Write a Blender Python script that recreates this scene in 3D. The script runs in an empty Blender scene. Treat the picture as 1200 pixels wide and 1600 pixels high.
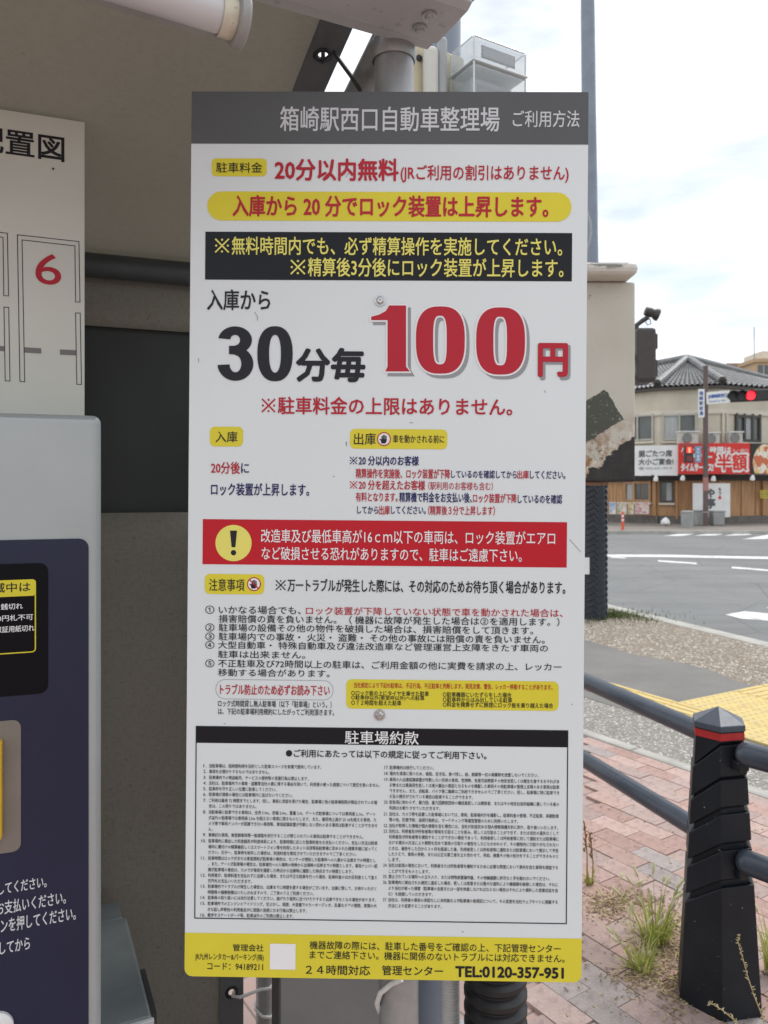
import bpy, bmesh, math, random
from mathutils import Vector, Matrix
R = math.radians
random.seed(7)
sc = bpy.context.scene
C = sc.collection

# ------------------------------------------------------------------ camera, sky, sun, exposure
F, CX, HY, EYE = 1200.0, 600.0, 765.0, 1.5        # focal length in pixels of the 1200x1600 frame, horizon row, eye height
cd = bpy.data.cameras.new('camera')
cam = bpy.data.objects.new('camera', cd); C.objects.link(cam); sc.camera = cam
cam.location = (0, 0, EYE); cam.rotation_euler = (R(90), 0, 0)
cd.sensor_fit = 'VERTICAL'; cd.sensor_height = 36; cd.lens = 36 * F / 1600
cd.shift_y = -(800 - HY) / 1600
cd.clip_start = 0.02; cd.clip_end = 2000
cd.dof.use_dof = True; cd.dof.focus_distance = 1.17; cd.dof.aperture_fstop = 10.5

SUN_EL, SUN_AZ = 58, 48          # azimuth of the sun, clockwise from +Y
w = bpy.data.worlds.new('World'); sc.world = w; w.use_nodes = True
nt = w.node_tree; N, L = nt.nodes, nt.links
bg = N['Background']; bg.inputs[1].default_value = 0.115
sky = N.new('ShaderNodeTexSky'); sky.sky_type = 'NISHITA'; sky.sun_disc = False
sky.sun_elevation = R(SUN_EL); sky.sun_rotation = R(SUN_AZ); sky.air_density = 1.0; sky.dust_density = .3
tc = N.new('ShaderNodeTexCoord')
mp = N.new('ShaderNodeMapping'); mp.inputs['Scale'].default_value = (1.0, 1.0, 3.6); mp.inputs['Location'].default_value = (1.3, .7, .5)
nz = N.new('ShaderNodeTexNoise'); nz.inputs['Scale'].default_value = 2.6; nz.inputs['Detail'].default_value = 7; nz.inputs['Roughness'].default_value = .55
rp = N.new('ShaderNodeValToRGB'); rp.color_ramp.elements[0].position = .38; rp.color_ramp.elements[0].color = (.46, .46, .46, 1)
rp.color_ramp.elements[1].position = .60; rp.color_ramp.elements[1].color = (1, 1, 1, 1)
mx = N.new('ShaderNodeMix'); mx.data_type = 'RGBA'; mx.inputs[7].default_value = (11.3, 11.5, 11.7, 1)
L.new(tc.outputs['Generated'], mp.inputs[0]); L.new(mp.outputs[0], nz.inputs['Vector']); L.new(nz.outputs[0], rp.inputs[0])
L.new(rp.outputs[0], mx.inputs[0]); L.new(sky.outputs[0], mx.inputs[6]); L.new(mx.outputs[2], bg.inputs[0])

sd = bpy.data.lights.new('sun', 'SUN'); sd.energy = 2.0; sd.angle = R(20); sd.color = (1, .98, .945)
so = bpy.data.objects.new('sun', sd); C.objects.link(so)
to_sun = Vector((math.sin(R(SUN_AZ)) * math.cos(R(SUN_EL)), math.cos(R(SUN_AZ)) * math.cos(R(SUN_EL)), math.sin(R(SUN_EL))))
so.rotation_euler = (-to_sun).to_track_quat('-Z', 'Y').to_euler(); so.location = (2, -3, 8)
vs = sc.view_settings; vs.view_transform = 'Standard'; vs.look = 'None'; vs.exposure = 0.09; vs.gamma = 1; vs.use_curve_mapping = False
sc.render.engine = 'CYCLES'
sc.cycles.use_denoising = True
sc.cycles.max_bounces = 8

# ------------------------------------------------------------------ helpers: measuring
def P(px, py, d):                         # point seen at pixel (px,py) standing d metres ahead
    return Vector(((px - CX) / F * d, d, EYE - (py - HY) / F * d))
def G(px, py, z=0.0):                     # point on level ground at height z
    d = (EYE - z) * F / (py - HY)
    return Vector(((px - CX) / F * d, d, z))
class Plane:
    def __init__(s, O, U, V):
        s.O = Vector(O); s.U = Vector(U).normalized(); V = Vector(V); s.N = s.U.cross(V).normalized(); s.V = s.N.cross(s.U).normalized()
    def loc(s, px, py):
        r = Vector(((px - CX) / F, 1, -(py - HY) / F)); e = Vector((0, 0, EYE))
        t = (s.O - e).dot(s.N) / r.dot(s.N); q = e + r * t - s.O
        return q.dot(s.U), q.dot(s.V)
    def W(s, u, v, h=0.0): return s.O + s.U * u + s.V * v + s.N * h
    def X(s, px, py, h=0.0):
        u, v = s.loc(px, py); return s.W(u, v, h)

# ------------------------------------------------------------------ helpers: scene objects
ORG = {}
def tag(o, label=None, cat=None, group=None, kind=None):
    if label: o['label'] = label
    if cat: o['category'] = cat
    if group: o['group'] = group
    if kind: o['kind'] = kind
    return o
def thing(name, label, cat, loc=(0, 0, 0), group=None):
    o = bpy.data.objects.new(name, None); C.objects.link(o); o.location = loc; o.empty_display_size = .1
    ORG[o.name] = Vector(loc); return tag(o, label, cat, group)
class B:
    def __init__(s): s.v = []; s.f = []
    def add(s, v, f):
        n = len(s.v); s.v += [Vector(q) for q in v]; s.f += [tuple(i + n for i in q) for q in f]; return s
    def quad(s, *p): return s.add(p, [tuple(range(len(p)))])
    def obox(s, c, ax, ay, az):            # centre and three half axes
        c, ax, ay, az = map(Vector, (c, ax, ay, az))
        v = [c + ax * i + ay * j + az * k for k in (-1, 1) for j in (-1, 1) for i in (-1, 1)]
        return s.add(v, [(0, 2, 3, 1), (4, 5, 7, 6), (0, 1, 5, 4), (2, 6, 7, 3), (0, 4, 6, 2), (1, 3, 7, 5)])
    def box(s, x0, x1, y0, y1, z0, z1):
        return s.obox(((x0 + x1) / 2, (y0 + y1) / 2, (z0 + z1) / 2), ((x1 - x0) / 2, 0, 0), (0, (y1 - y0) / 2, 0), (0, 0, (z1 - z0) / 2))
    def cyl(s, p0, p1, r0, r1=None, n=20, caps=True):
        p0, p1 = Vector(p0), Vector(p1); r1 = r0 if r1 is None else r1
        d = (p1 - p0).normalized(); a = d.orthogonal().normalized(); b = d.cross(a)
        v = [p + (a * math.cos(6.28318 * i / n) + b * math.sin(6.28318 * i / n)) * r for p, r in ((p0, r0), (p1, r1)) for i in range(n)]
        f = [(i, (i + 1) % n, n + (i + 1) % n, n + i) for i in range(n)]
        if caps: f += [tuple(reversed(range(n))), tuple(range(n, 2 * n))]
        return s.add(v, f)
    def lathe(s, p, prof, axis=(0, 0, 1), n=20):   # prof: (r, t) along axis
        p = Vector(p); d = Vector(axis).normalized(); a = d.orthogonal().normalized(); b = d.cross(a); k = len(prof)
        v = [p + d * t + (a * math.cos(6.28318 * i / n) + b * math.sin(6.28318 * i / n)) * max(r, 1e-5) for r, t in prof for i in range(n)]
        f = [(j * n + i, j * n + (i + 1) % n, (j + 1) * n + (i + 1) % n, (j + 1) * n + i) for j in range(k - 1) for i in range(n)]
        return s.add(v, f)
    def tube(s, pts, r, n=8):
        pts = [Vector(q) for q in pts]; v = []; prev = None
        for i, q in enumerate(pts):
            d = (pts[min(i + 1, len(pts) - 1)] - pts[max(i - 1, 0)]).normalized()
            a = d.orthogonal().normalized() if prev is None else (prev - d * prev.dot(d)).normalized()
            prev = a; b = d.cross(a); rr = r[i] if isinstance(r, (list, tuple)) else r
            v += [q + (a * math.cos(6.28318 * k / n) + b * math.sin(6.28318 * k / n)) * rr for k in range(n)]
        m = len(pts)
        f = [(j * n + i, j * n + (i + 1) % n, (j + 1) * n + (i + 1) % n, (j + 1) * n + i) for j in range(m - 1) for i in range(n)]
        f += [tuple(reversed(range(n))), tuple(range((m - 1) * n, m * n))]
        return s.add(v, f)
    def prism(s, pts, ext):                # polygon of world points pushed along ext
        ext = Vector(ext); pts = [Vector(q) for q in pts]; n = len(pts)
        v = pts + [q + ext for q in pts]
        return s.add(v, [tuple(reversed(range(n))), tuple(range(n, 2 * n))] + [(i, (i + 1) % n, n + (i + 1) % n, n + i) for i in range(n)])
    def obj(s, name, mat, parent=None, bevel=0, smooth=False, seg=2, kind=None, uvmat=None):
        off = ORG.get(parent.name, Vector((0, 0, 0))) if parent else Vector((0, 0, 0))
        me = bpy.data.meshes.new(name); me.from_pydata([q - off for q in s.v], [], s.f)
        bm = bmesh.new(); bm.from_mesh(me); bmesh.ops.recalc_face_normals(bm, faces=bm.faces); bm.to_mesh(me); bm.free()
        me.materials.append(mat)
        o = bpy.data.objects.new(name, me); C.objects.link(o)
        if parent: o.parent = parent
        ORG[o.name] = off
        if smooth:
            for p in me.polygons: p.use_smooth = True
            me.set_sharp_from_angle(angle=R(38))
        if bevel:
            b = o.modifiers.new('bevel', 'BEVEL'); b.width = bevel; b.segments = seg; b.limit_method = 'ANGLE'; b.angle_limit = R(30)
        if kind: o['kind'] = kind
        return o

# ------------------------------------------------------------------ helpers: materials
class NTree:
    def __init__(s, name):
        s.m = bpy.data.materials.new(name); s.m.use_nodes = True; s.t = s.m.node_tree; s.b = s.t.nodes['Principled BSDF']
        s.tc = s.t.nodes.new('ShaderNodeTexCoord')
    def lk(s, a, i):
        if hasattr(a, 'is_linked') or isinstance(a, bpy.types.NodeSocket): s.t.links.new(a, i)
        else: i.default_value = a
    def vec(s, scale=(1, 1, 1), rot=(0, 0, 0), loc=(0, 0, 0)):
        m = s.t.nodes.new('ShaderNodeMapping'); m.inputs['Scale'].default_value = scale; m.inputs['Rotation'].default_value = rot; m.inputs['Location'].default_value = loc
        s.t.links.new(s.tc.outputs['Object'], m.inputs[0]); return m.outputs[0]
    def noise(s, scale=5, det=4, rough=.5, v=None, dist=0):
        n = s.t.nodes.new('ShaderNodeTexNoise'); n.inputs['Scale'].default_value = scale; n.inputs['Detail'].default_value = det
        n.inputs['Roughness'].default_value = rough; n.inputs['Distortion'].default_value = dist
        s.t.links.new(v if v else s.tc.outputs['Object'], n.inputs['Vector']); return n.outputs[0]
    def vor(s, scale=5, feat='F1', v=None, out='Distance'):
        n = s.t.nodes.new('ShaderNodeTexVoronoi'); n.inputs['Scale'].default_value = scale; n.feature = feat
        s.t.links.new(v if v else s.tc.outputs['Object'], n.inputs['Vector']); return n.outputs[out]
    def math(s, op, a, b=0.0, clamp=False):
        n = s.t.nodes.new('ShaderNodeMath'); n.operation = op; n.use_clamp = clamp; s.lk(a, n.inputs[0]); s.lk(b, n.inputs[1]); return n.outputs[0]
    def ramp(s, a, p0, p1, c0=(0, 0, 0, 1), c1=(1, 1, 1, 1)):
        n = s.t.nodes.new('ShaderNodeValToRGB'); e = n.color_ramp.elements
        e[0].position = p0; e[1].position = p1; e[0].color = c0; e[1].color = c1; s.t.links.new(a, n.inputs[0]); return n.outputs[0]
    def mix(s, fac, a, b, mode='MIX'):
        n = s.t.nodes.new('ShaderNodeMix'); n.data_type = 'RGBA'; n.blend_type = mode
        s.lk(fac, n.inputs[0]); s.lk(c4(a), n.inputs[6]); s.lk(c4(b), n.inputs[7]); return n.outputs[2]
    def bump(s, h, st=.3, dist=.01):
        n = s.t.nodes.new('ShaderNodeBump'); n.inputs['Strength'].default_value = st; n.inputs['Distance'].default_value = dist
        s.t.links.new(h, n.inputs['Height']); s.t.links.new(n.outputs[0], s.b.inputs['Normal'])
    def sep(s, v=None):
        n = s.t.nodes.new('ShaderNodeSeparateXYZ'); s.t.links.new(v if v else s.tc.outputs['Object'], n.inputs[0]); return n.outputs
def c4(c):
    if isinstance(c, (tuple, list)): return tuple(c[:3]) + (1,)
    if isinstance(c, (int, float)): return (c, c, c, 1)
    return c
def lin(r, g, b):
    f = lambda c: (c / 255 / 12.92) if c / 255 <= .04045 else ((c / 255 + .055) / 1.055) ** 2.4
    return (f(r), f(g), f(b))
def mat(name, col, rough=.5, metal=0, var=.15, scale=12, bump=0, bscale=60, bdist=.004, dark=None, coat=0, spec=.5, speck=0, sscale=200, aniso=(1, 1, 1)):
    T = NTree(name); c2 = dark if dark else tuple(x * (1 - var) for x in col)
    n = T.noise(scale, 5, .6, T.vec(aniso))
    cc = T.mix(T.ramp(n, .3, .7), c2, tuple(min(1, x * (1 + var * .4)) for x in col))
    if speck:
        sp = T.ramp(T.noise(sscale, 2), .64, .7); cc = T.mix(T.math('MULTIPLY', sp, speck), cc, tuple(x * .3 for x in col))
    T.lk(cc, T.b.inputs['Base Color'])
    T.b.inputs['Roughness'].default_value = rough
    T.lk(T.math('ADD', T.math('MULTIPLY', T.noise(scale * 2.3, 3), .14), rough - .07, True), T.b.inputs['Roughness'])
    T.b.inputs['Metallic'].default_value = metal; T.b.inputs['Coat Weight'].default_value = coat; T.b.inputs['Specular IOR Level'].default_value = spec
    T.b.inputs['Coat Roughness'].default_value = .08
    if bump: T.bump(T.noise(bscale, 4), bump, bdist)
    return T.m

# sign print: inks under one glossy laminate
def ink(name, col, rough=.34): return mat(name, col, rough, var=.05, scale=7, coat=.0, spec=.2)
I_WHITE = mat('laminate_white', (.715, .762, .775), .24, var=.03, scale=2.5, spec=.3)
I_GREY = ink('ink_grey', lin(92, 94, 96)); I_LGREY = ink('ink_light_grey', lin(206, 208, 212))
I_RED = ink('ink_red', (.47, .022, .04)); I_NAVY = ink('ink_navy', (.018, .017, .12)); I_YEL = ink('ink_yellow', (.72, .63, .05))
I_BLK = ink('ink_black', (.012, .013, .017), .2); I_TXT = ink('ink_text', (.022, .022, .028)); I_SHD = ink('ink_shadow', lin(150, 152, 156))
I_PALE = ink('ink_pale_yellow', (.80, .74, .17)); I_BAND = ink('ink_red_band', (.52, .016, .028)); I_PURE = ink('ink_white', (.82, .83, .84))
M_STEEL = mat('galvanised', (.36, .365, .37), .45, .55, .22, 20, .1, 120)
M_BOLT = mat('bolt_metal', (.55, .55, .55), .3, .9, .2, 60)
M_ALU = mat('sign_edge', (.62, .63, .64), .35, .6, .1, 30)

# ------------------------------------------------------------------ lettering
def glyphs(s, res=2):
    c = bpy.data.curves.new('t', 'FONT'); c.body = s; c.resolution_u = res
    o = bpy.data.objects.new('t', c); C.objects.link(o)
    dg = bpy.context.evaluated_depsgraph_get(); dg.update()
    m = bpy.data.meshes.new_from_object(o.evaluated_get(dg))
    v = [(q.co.x, q.co.y) for q in m.vertices]; f = [tuple(p.vertices) for p in m.polygons]
    bpy.data.objects.remove(o); bpy.data.curves.remove(c); bpy.data.meshes.remove(m)
    return v, f
class Print:                                # flat print gathered per ink on one plane
    def __init__(s, pl): s.pl = pl; s.d = {}
    def b(s, key): return s.d.setdefault(key, B())
    def text(s, key, txt, x0, x1, y0, y1, bold=0.0, h=.0009, res=2, vertical=False):
        if txt[0] == '※':                      # reference mark drawn as a cross with four dots
            u0, v0 = s.pl.loc(x0, y1); _, v1 = s.pl.loc(x0, y0); e_ = (v1 - v0) * .86; c_ = (u0 + e_ / 2, (v0 + v1) / 2); wv = e_ * .045 + bold * e_ * .3
            for k, sg_ in enumerate((1, -1)): s.b(key).quad(*[s.pl.W(c_[0] + a, c_[1] + b_, h + .00003 * k) for a, b_ in ((-e_ * .44 - wv * .7, sg_ * (-e_ * .44 + wv * .7)), (-e_ * .44 + wv * .7, sg_ * (-e_ * .44 - wv * .7)), (e_ * .44 + wv * .7, sg_ * (e_ * .44 - wv * .7)), (e_ * .44 - wv * .7, sg_ * (e_ * .44 + wv * .7)))])
            for a, b_ in ((0, .38), (0, -.38), (.38, 0), (-.38, 0)): s.b(key).quad(*[s.pl.W(c_[0] + e_ * a + wv * 1.5 * math.cos(t_ * .785), c_[1] + e_ * b_ + wv * 1.5 * math.sin(t_ * .785), h) for t_ in range(8)])
            x0 = x0 + (y1 - y0) * .98; txt = txt[1:]
        v, f = glyphs(txt, res)
        if not v: return
        xa, xb = min(q[0] for q in v), max(q[0] for q in v); ya, yb = min(q[1] for q in v), max(q[1] for q in v)
        u0, v0 = s.pl.loc(x0, y1); u1, _ = s.pl.loc(x1, y1 + (0)); _, v1 = s.pl.loc(x0, y0)
        # the pixel box is given at its left end; run along the plane's own U axis
        du, dv = (u1 - u0), (v1 - v0)
        sx, sy = du / (xb - xa), dv / (yb - ya)
        offs = [(0, 0)]
        if bold:
            n = 8 if bold > .02 else 4
            if bold > .05: n = 16
            offs += [(bold * math.cos(6.2832 * k / n + .785), bold * math.sin(6.2832 * k / n + .785)) for k in range(n)]
            if bold > .05: offs += [(o[0] * .55, o[1] * .55) for o in offs[1:]]
        em = dv / (yb - ya)
        for k, (ox, oy) in enumerate(offs):
            s.b(key).add([s.pl.W(u0 + (q[0] - xa) * sx + ox * em, v0 + (q[1] - ya) * sy + oy * em, h + k * .00002) for q in v], f)
    def poly(s, key, pts, h=.0004): s.b(key).quad(*[s.pl.X(x, y, h) for x, y in pts])
    def ring(s, key, x, y, r0, r1, h=.0006, n=32):
        u, v = s.pl.loc(x, y); k = (s.pl.X(x + 1, y) - s.pl.X(x, y)).length
        p = [s.pl.W(u + r * k * math.cos(6.2832 * i / n), v + r * k * math.sin(6.2832 * i / n), h) for r in (r0, r1) for i in range(n)]
        s.b(key).add(p, [(i, (i + 1) % n, n + (i + 1) % n, n + i) for i in range(n)] if r0 > 0 else [tuple(range(n, 2 * n))])
    def rrect(s, key, x0, x1, y0, y1, r, h=.0004):   # rounded rectangle, y at the left end, aligned with the plane
        u0, v1 = s.pl.loc(x0, y0); u1, _ = s.pl.loc(x1, y0); _, v0 = s.pl.loc(x0, y1); k = (u1 - u0) / (x1 - x0)
        s.b(key).quad(*[s.pl.W(u, v, h) for u, v in rr(u0, u1, v0, v1, r * k)])
    def frame(s, key, x0, x1, y0, y1, t, r=0, h=.0005):
        u0, v1 = s.pl.loc(x0, y0); u1, _ = s.pl.loc(x1, y0); _, v0 = s.pl.loc(x0, y1); k = (u1 - u0) / (x1 - x0); t *= k
        a = rr(u0, u1, v0, v1, r * k); b = rr(u0 + t, u1 - t, v0 + t, v1 - t, max(0, r * k - t)); n = len(a)
        s.b(key).add([s.pl.W(u, v, h) for u, v in a + b], [(i, (i + 1) % n, n + (i + 1) % n, n + i) for i in range(n)])
    def out(s, parent, mats, names):
        return [b.obj(names.get(k, 'lettering'), mats[k], parent, kind='stuff') for k, b in s.d.items()]
def rr(u0, u1, v0, v1, r, n=6):
    if r <= 0: return [(u0, v0), (u1, v0), (u1, v1), (u0, v1)]
    o = []
    for cx, cy, a in ((u1 - r, v0 + r, -90), (u1 - r, v1 - r, 0), (u0 + r, v1 - r, 90), (u0 + r, v0 + r, 180)):
        o += [(cx + r * math.cos(R(a + 90 * i / n)), cy + r * math.sin(R(a + 90 * i / n))) for i in range(n + 1)]
    return o

# ================================================================== SETTING: ground, road, pavements
def line_ext(a, b, ta, tb):
    a, b = Vector(a), Vector(b); d = (b - a).normalized(); return a - d * ta, b + d * tb
M_EARTH = mat('ground_far', (.20, .195, .18), .9, var=.3, scale=.4)
T = NTree('asphalt_road')
n1 = T.noise(.35, 4, .6, T.vec((1, .25, 1))); n2 = T.noise(90, 2); n3 = T.noise(6, 5, .65)
cc = T.mix(T.ramp(n1, .35, .7), (.15, .155, .157), (.21, .212, .212)); cc = T.mix(T.math('MULTIPLY', T.ramp(n2, .4, .7), .45), cc, (.22, .22, .215))
cc = T.mix(T.math('MULTIPLY', T.ramp(n3, .5, .75), .4), cc, (.11, .112, .115)); cc = T.mix(T.math('MULTIPLY', T.ramp(T.noise(.5, 6, .7, T.vec((.35, 2.6, 1), (0, 0, .25))), .45, .62), .45), cc, (.115, .117, .118)); cc = T.mix(T.math('MULTIPLY', T.ramp(T.vor(.55, 'DISTANCE_TO_EDGE', T.vec((1, 1, 1), (0, 0, .4))), .0, .012, (1, 1, 1, 1), (0, 0, 0, 1)), .5), cc, (.07, .07, .07))
T.lk(cc, T.b.inputs['Base Color']); T.b.inputs['Roughness'].default_value = .85; T.bump(n2, .4, .004); M_ROAD = T.m
T = NTree('asphalt_path')
n1 = T.noise(1.6, 5, .6); n2 = T.noise(140, 2); n3 = T.noise(3.2, 6, .7, T.vec((1, 1, 1), (0, 0, 0), (4, 3, 0)))
cc = T.mix(T.ramp(n1, .3, .75), (.135, .13, .122), (.20, .193, .18)); cc = T.mix(T.math('MULTIPLY', T.ramp(n2, .5, .7), .4), cc, (.26, .25, .235))
T.lk(cc, T.b.inputs['Base Color']); T.b.inputs['Roughness'].default_value = .9; T.bump(n2, .35, .003); M_PATH = T.m
def aggregate(name, a, b, spot, sc_):
    T = NTree(name); v1 = T.vor(sc_, 'F1', None, 'Color'); v0 = T.vor(sc_, 'DISTANCE_TO_EDGE')
    g = T.sep(v1); nn = T.noise(1.3, 5, .65)
    cc = T.mix(T.ramp(g[0], .2, .85), a, b); cc = T.mix(T.ramp(g[1], .84, .9), cc, spot)
    cc = T.mix(T.ramp(v0, .0, .12, (1, 1, 1, 1), (0, 0, 0, 1)), cc, tuple(x * .55 for x in a))
    cc = T.mix(T.math('MULTIPLY', T.ramp(nn, .4, .7), .35), cc, tuple(x * .6 for x in b))
    T.lk(cc, T.b.inputs['Base Color']); T.b.inputs['Roughness'].default_value = .85; T.bump(v0, .5, .006); return T.m
M_AGG = aggregate('exposed_aggregate', (.17, .135, .10), (.36, .30, .235), (.66, .62, .55), 55)
M_AGG2 = aggregate('grey_aggregate', (.20, .185, .165), (.36, .335, .30), (.62, .60, .57), 75)
M_KERB = mat('kerb_concrete', (.42, .405, .37), .85, var=.25, scale=5, bump=.3, bscale=90, speck=.4, sscale=120)
T = NTree('road_paint'); cc = T.mix(T.ramp(T.noise(3, 6, .75), .5, .66), (.72, .72, .70), (.36, .36, .355)); cc = T.mix(T.ramp(T.noise(30, 3), .62, .7), cc, (.25, .25, .25)); T.lk(cc, T.b.inputs['Base Color']); T.b.inputs['Roughness'].default_value = .75; M_PAINT = T.m
M_BRICKJ = mat('paver_joint_sand', (.20, .165, .145), .95, var=.3, scale=30)

B().quad((-300, -200, -.135), (400, -200, -.135), (400, 700, -.135), (-300, 700, -.135)).obj('ground', M_EARTH, kind='structure')
K1, K2 = G(1012, 963), G(1200, 1008)
kdir = (K1 - K2).normalized(); kfar = K1 + kdir * ((28 - K1.y) / kdir.y); knear = K2 - kdir * 26
kout = Vector((kdir.y, -kdir.x, 0))               # towards the road
rz = Vector((0, 0, -.11))
B().quad(kfar + rz, knear + rz, (70, -30, -.11), (90, 28, -.11)).obj('road', M_ROAD, kind='structure')
M_SOIL = mat('bare_soil', (.17, .14, .10), .95, var=.3, scale=8)
B().quad(kfar, knear, (-30, -25, 0), (-40, 28, 0)).obj('pavement', M_AGG, kind='structure')
# near kerb, stone by stone
kerb = B().quad(kfar + kout * .02 + rz * .9, knear + kout * .02 + rz * .9, knear - kout * .3 + rz * .9, kfar - kout * .3 + rz * .9).obj('kerb', M_KERB, kind='structure')
def kerb_stones(a, b, parent, wid, up, low, ln, out, m=M_KERB):
    a, b = Vector(a), Vector(b); d = (b - a).normalized(); n = int((b - a).length / ln); me = None
    for i in range(n):
        q = a + d * (i + .5) * ln
        if me is None:
            bb = B().obox((0, 0, 0), d * (ln / 2 - .004), out * wid / 2, (0, 0, (up - low) / 2)); o = bb.obj('kerbstone', m, parent, bevel=.018); me = o.data
        else:
            o = bpy.data.objects.new('kerbstone', me); C.objects.link(o); o.parent = parent
            bv = o.modifiers.new('bevel', 'BEVEL'); bv.width = .018; bv.segments = 2
        o.location = q + Vector((random.uniform(-.002, .002), random.uniform(-.002, .002), (up + low) / 2 + random.uniform(-.002, .002)))
kerb_stones(K2 - kdir * 3, K1 + kdir * 12, kerb, .20, .012, -.125, 1.0, kout)
# concrete gutter apron beside the kerb
B().prism([K2 - kdir * 6 + kout * .10 + rz + Vector((0, 0, .004)), K2 - kdir * 6 + kout * .42 + rz + Vector((0, 0, .004)), kfar + kout * .42 + rz + Vector((0, 0, .004)), kfar + kout * .10 + rz + Vector((0, 0, .004))], (0, 0, .012)).obj('gutter', mat('gutter_concrete', (.40, .39, .35), .85, var=.3, scale=4, speck=.3, sscale=90), kind='structure')
# far pavement by the restaurant
farp = B().prism([(-60, 28, -.13), (90, 28, -.13), (90, 60, -.13), (-60, 60, -.13)], (0, 0, .13)).obj('far_pavement', mat('far_paving', (.24, .21, .185), .9, var=.3, scale=.7), kind='structure')
fk = B().prism([(-60, 27.8, -.128), (90, 27.8, -.128), (90, 27.998, -.128), (-60, 27.998, -.128)], (0, 0, .14)).obj('far_kerb', M_KERB, kind='structure')

def road_mark(name, pts, z=-.106):
    return B().prism([G(x, y, z - .003) for x, y in pts], (0, 0, .003)).obj(name, M_PAINT, None, kind='structure')
road_mark('lane_line', [(840, 866.0), (1040, 866.8), (1240, 871), (1240, 874.4), (1040, 870.3), (840, 869.5)])
for a in ([(1028, 875.4), (1088, 879.4), (1089, 881.8), (1029, 877.5)], [(1144, 885.6), (1210, 890.6), (1212, 893.3), (1143, 887.9)], [(955, 868.8 + 1.3), (978, 871.3), (978, 872.5), (955, 871.5)]): road_mark('dash_line', a)
road_mark('arrow_marking', [(1133, 960.5), (1163, 955.5), (1215, 960), (1230, 972), (1160, 967)])
road_mark('arrow_marking', [(1197, 949.5), (1225, 948), (1225, 954)])
for a in ([(1036, 837.5), (1096, 829.6), (1122, 829.0), (1066, 837.3)], [(1085, 837), (1140, 828.6), (1166, 828.4), (1118, 836.6)], [(1132, 837), (1182, 828.4), (1208, 828.2), (1168, 836)],
          [(1160, 842.5), (1222, 832), (1250, 831.8), (1196, 842.0)]): road_mark('crossing_stripe', a)

# asphalt cycle path, edge border, brick-paved forecourt
A0, A1 = line_ext(G(910, 1001), G(1200, 1075), 14, 6)
C0, C1 = line_ext(G(908, 1088), G(1062, 1138), 14, 6)
up = lambda z: Vector((0, 0, z))
wob = []
for i in range(61):
    q = A0.lerp(A1, i / 60); wob.append(q + Vector((.06 * math.sin(i * 1.7) + .05 * math.sin(i * .63 + 1), .05 * math.sin(i * 2.3), .004)))
B().quad(*(wob + [C1 + up(.004), C0 + up(.004)])).obj('cycle_path', M_PATH, kind='structure')
D0, D1 = line_ext(G(908, 1146), G(1050, 1195), 14, 5)
ddir = (D1 - D0).normalized(); dout = Vector((ddir.y, -ddir.x, 0));
if dout.y < 0: dout = -dout
B().quad(C0 - up(-.002) , C1 + up(.002), D1 + dout * .06 + up(.002), D0 + dout * .06 + up(.002)).obj('aggregate_strip', M_AGG2, kind='structure')
bord = B().quad(D0 + dout * .05 + up(.003), D1 + dout * .05 + up(.003), D1 - dout * .05 + up(.003), D0 - dout * .05 + up(.003)).obj('border_edging', M_KERB, kind='structure')
kerb_stones(D0 + ddir * 9, D1, bord, .09, .022, -.05, .6, dout)
# forecourt: brick-textured sheet far off, single pavers where the photo shows them
T = NTree('forecourt_brick')
br = T.t.nodes.new('ShaderNodeTexBrick'); br.inputs['Scale'].default_value = 1; br.inputs['Brick Width'].default_value = .2; br.inputs['Row Height'].default_value = .1
br.inputs['Mortar Size'].default_value = .004; br.inputs['Color1'].default_value = (.43, .29, .25, 1); br.inputs['Color2'].default_value = (.39, .29, .26, 1); br.inputs['Mortar'].default_value = (.2, .165, .15, 1)
T.t.links.new(T.vec((1, 1, 1), (0, 0, -math.atan2(ddir.y, ddir.x))), br.inputs['Vector'])
T.lk(T.mix(T.math('MULTIPLY', T.ramp(T.noise(3, 5), .4, .7), .4), br.outputs[0], (.17, .145, .13)), T.b.inputs['Base Color']); T.b.inputs['Roughness'].default_value = .9; M_BRICKSHEET = T.m
court = B().quad(D0 - dout * .045 + up(.002), D1 - dout * .045 + up(.002), Vector((14, -14, .002)), Vector((-14, -14, .002)), Vector((-14, D0.y, .002))).obj('forecourt', M_BRICKSHEET, kind='structure')
pav_mats = []
for i, (c, d) in enumerate([((.45, .305, .265), (.37, .25, .215)), ((.43, .28, .24), (.35, .225, .195)), ((.42, .31, .28), (.35, .255, .23)), ((.37, .315, .295), (.29, .25, .235)), ((.47, .335, .295), (.39, .275, .24)), ((.33, .295, .285), (.26, .23, .225))]):
    T = NTree('paver_%s' % 'abcdef'[i]); n1 = T.noise(14, 5, .65); n2 = T.noise(150, 2); n3 = T.noise(38, 4, .7)
    oi = T.t.nodes.new('ShaderNodeObjectInfo')
    cc = T.mix(T.ramp(n1, .3, .7), d, c); cc = T.mix(T.math('MULTIPLY', T.ramp(n3, .52, .62), .4), cc, tuple(x * .55 for x in d)); cc = T.mix(T.math('MULTIPLY', T.ramp(n2, .6, .68), .5), cc, (.5, .45, .42))
    hs = T.t.nodes.new('ShaderNodeHueSaturation'); T.lk(T.math('ADD', T.math('MULTIPLY', oi.outputs['Random'], .2), .9), hs.inputs['Value']); T.lk(cc, hs.inputs['Color'])
    T.lk(hs.outputs[0], T.b.inputs['Base Color']); T.b.inputs['Roughness'].default_value = .9; T.bump(n2, .5, .002); pav_mats.append(T.m)
pmesh = []
for m in pav_mats:
    bb = B().obox((0, 0, 0), ddir * .0982, dout * .0482, (0, 0, .012)); o = bb.obj('paver', m, court); pmesh.append(o.data); bpy.data.objects.remove(o)
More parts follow.
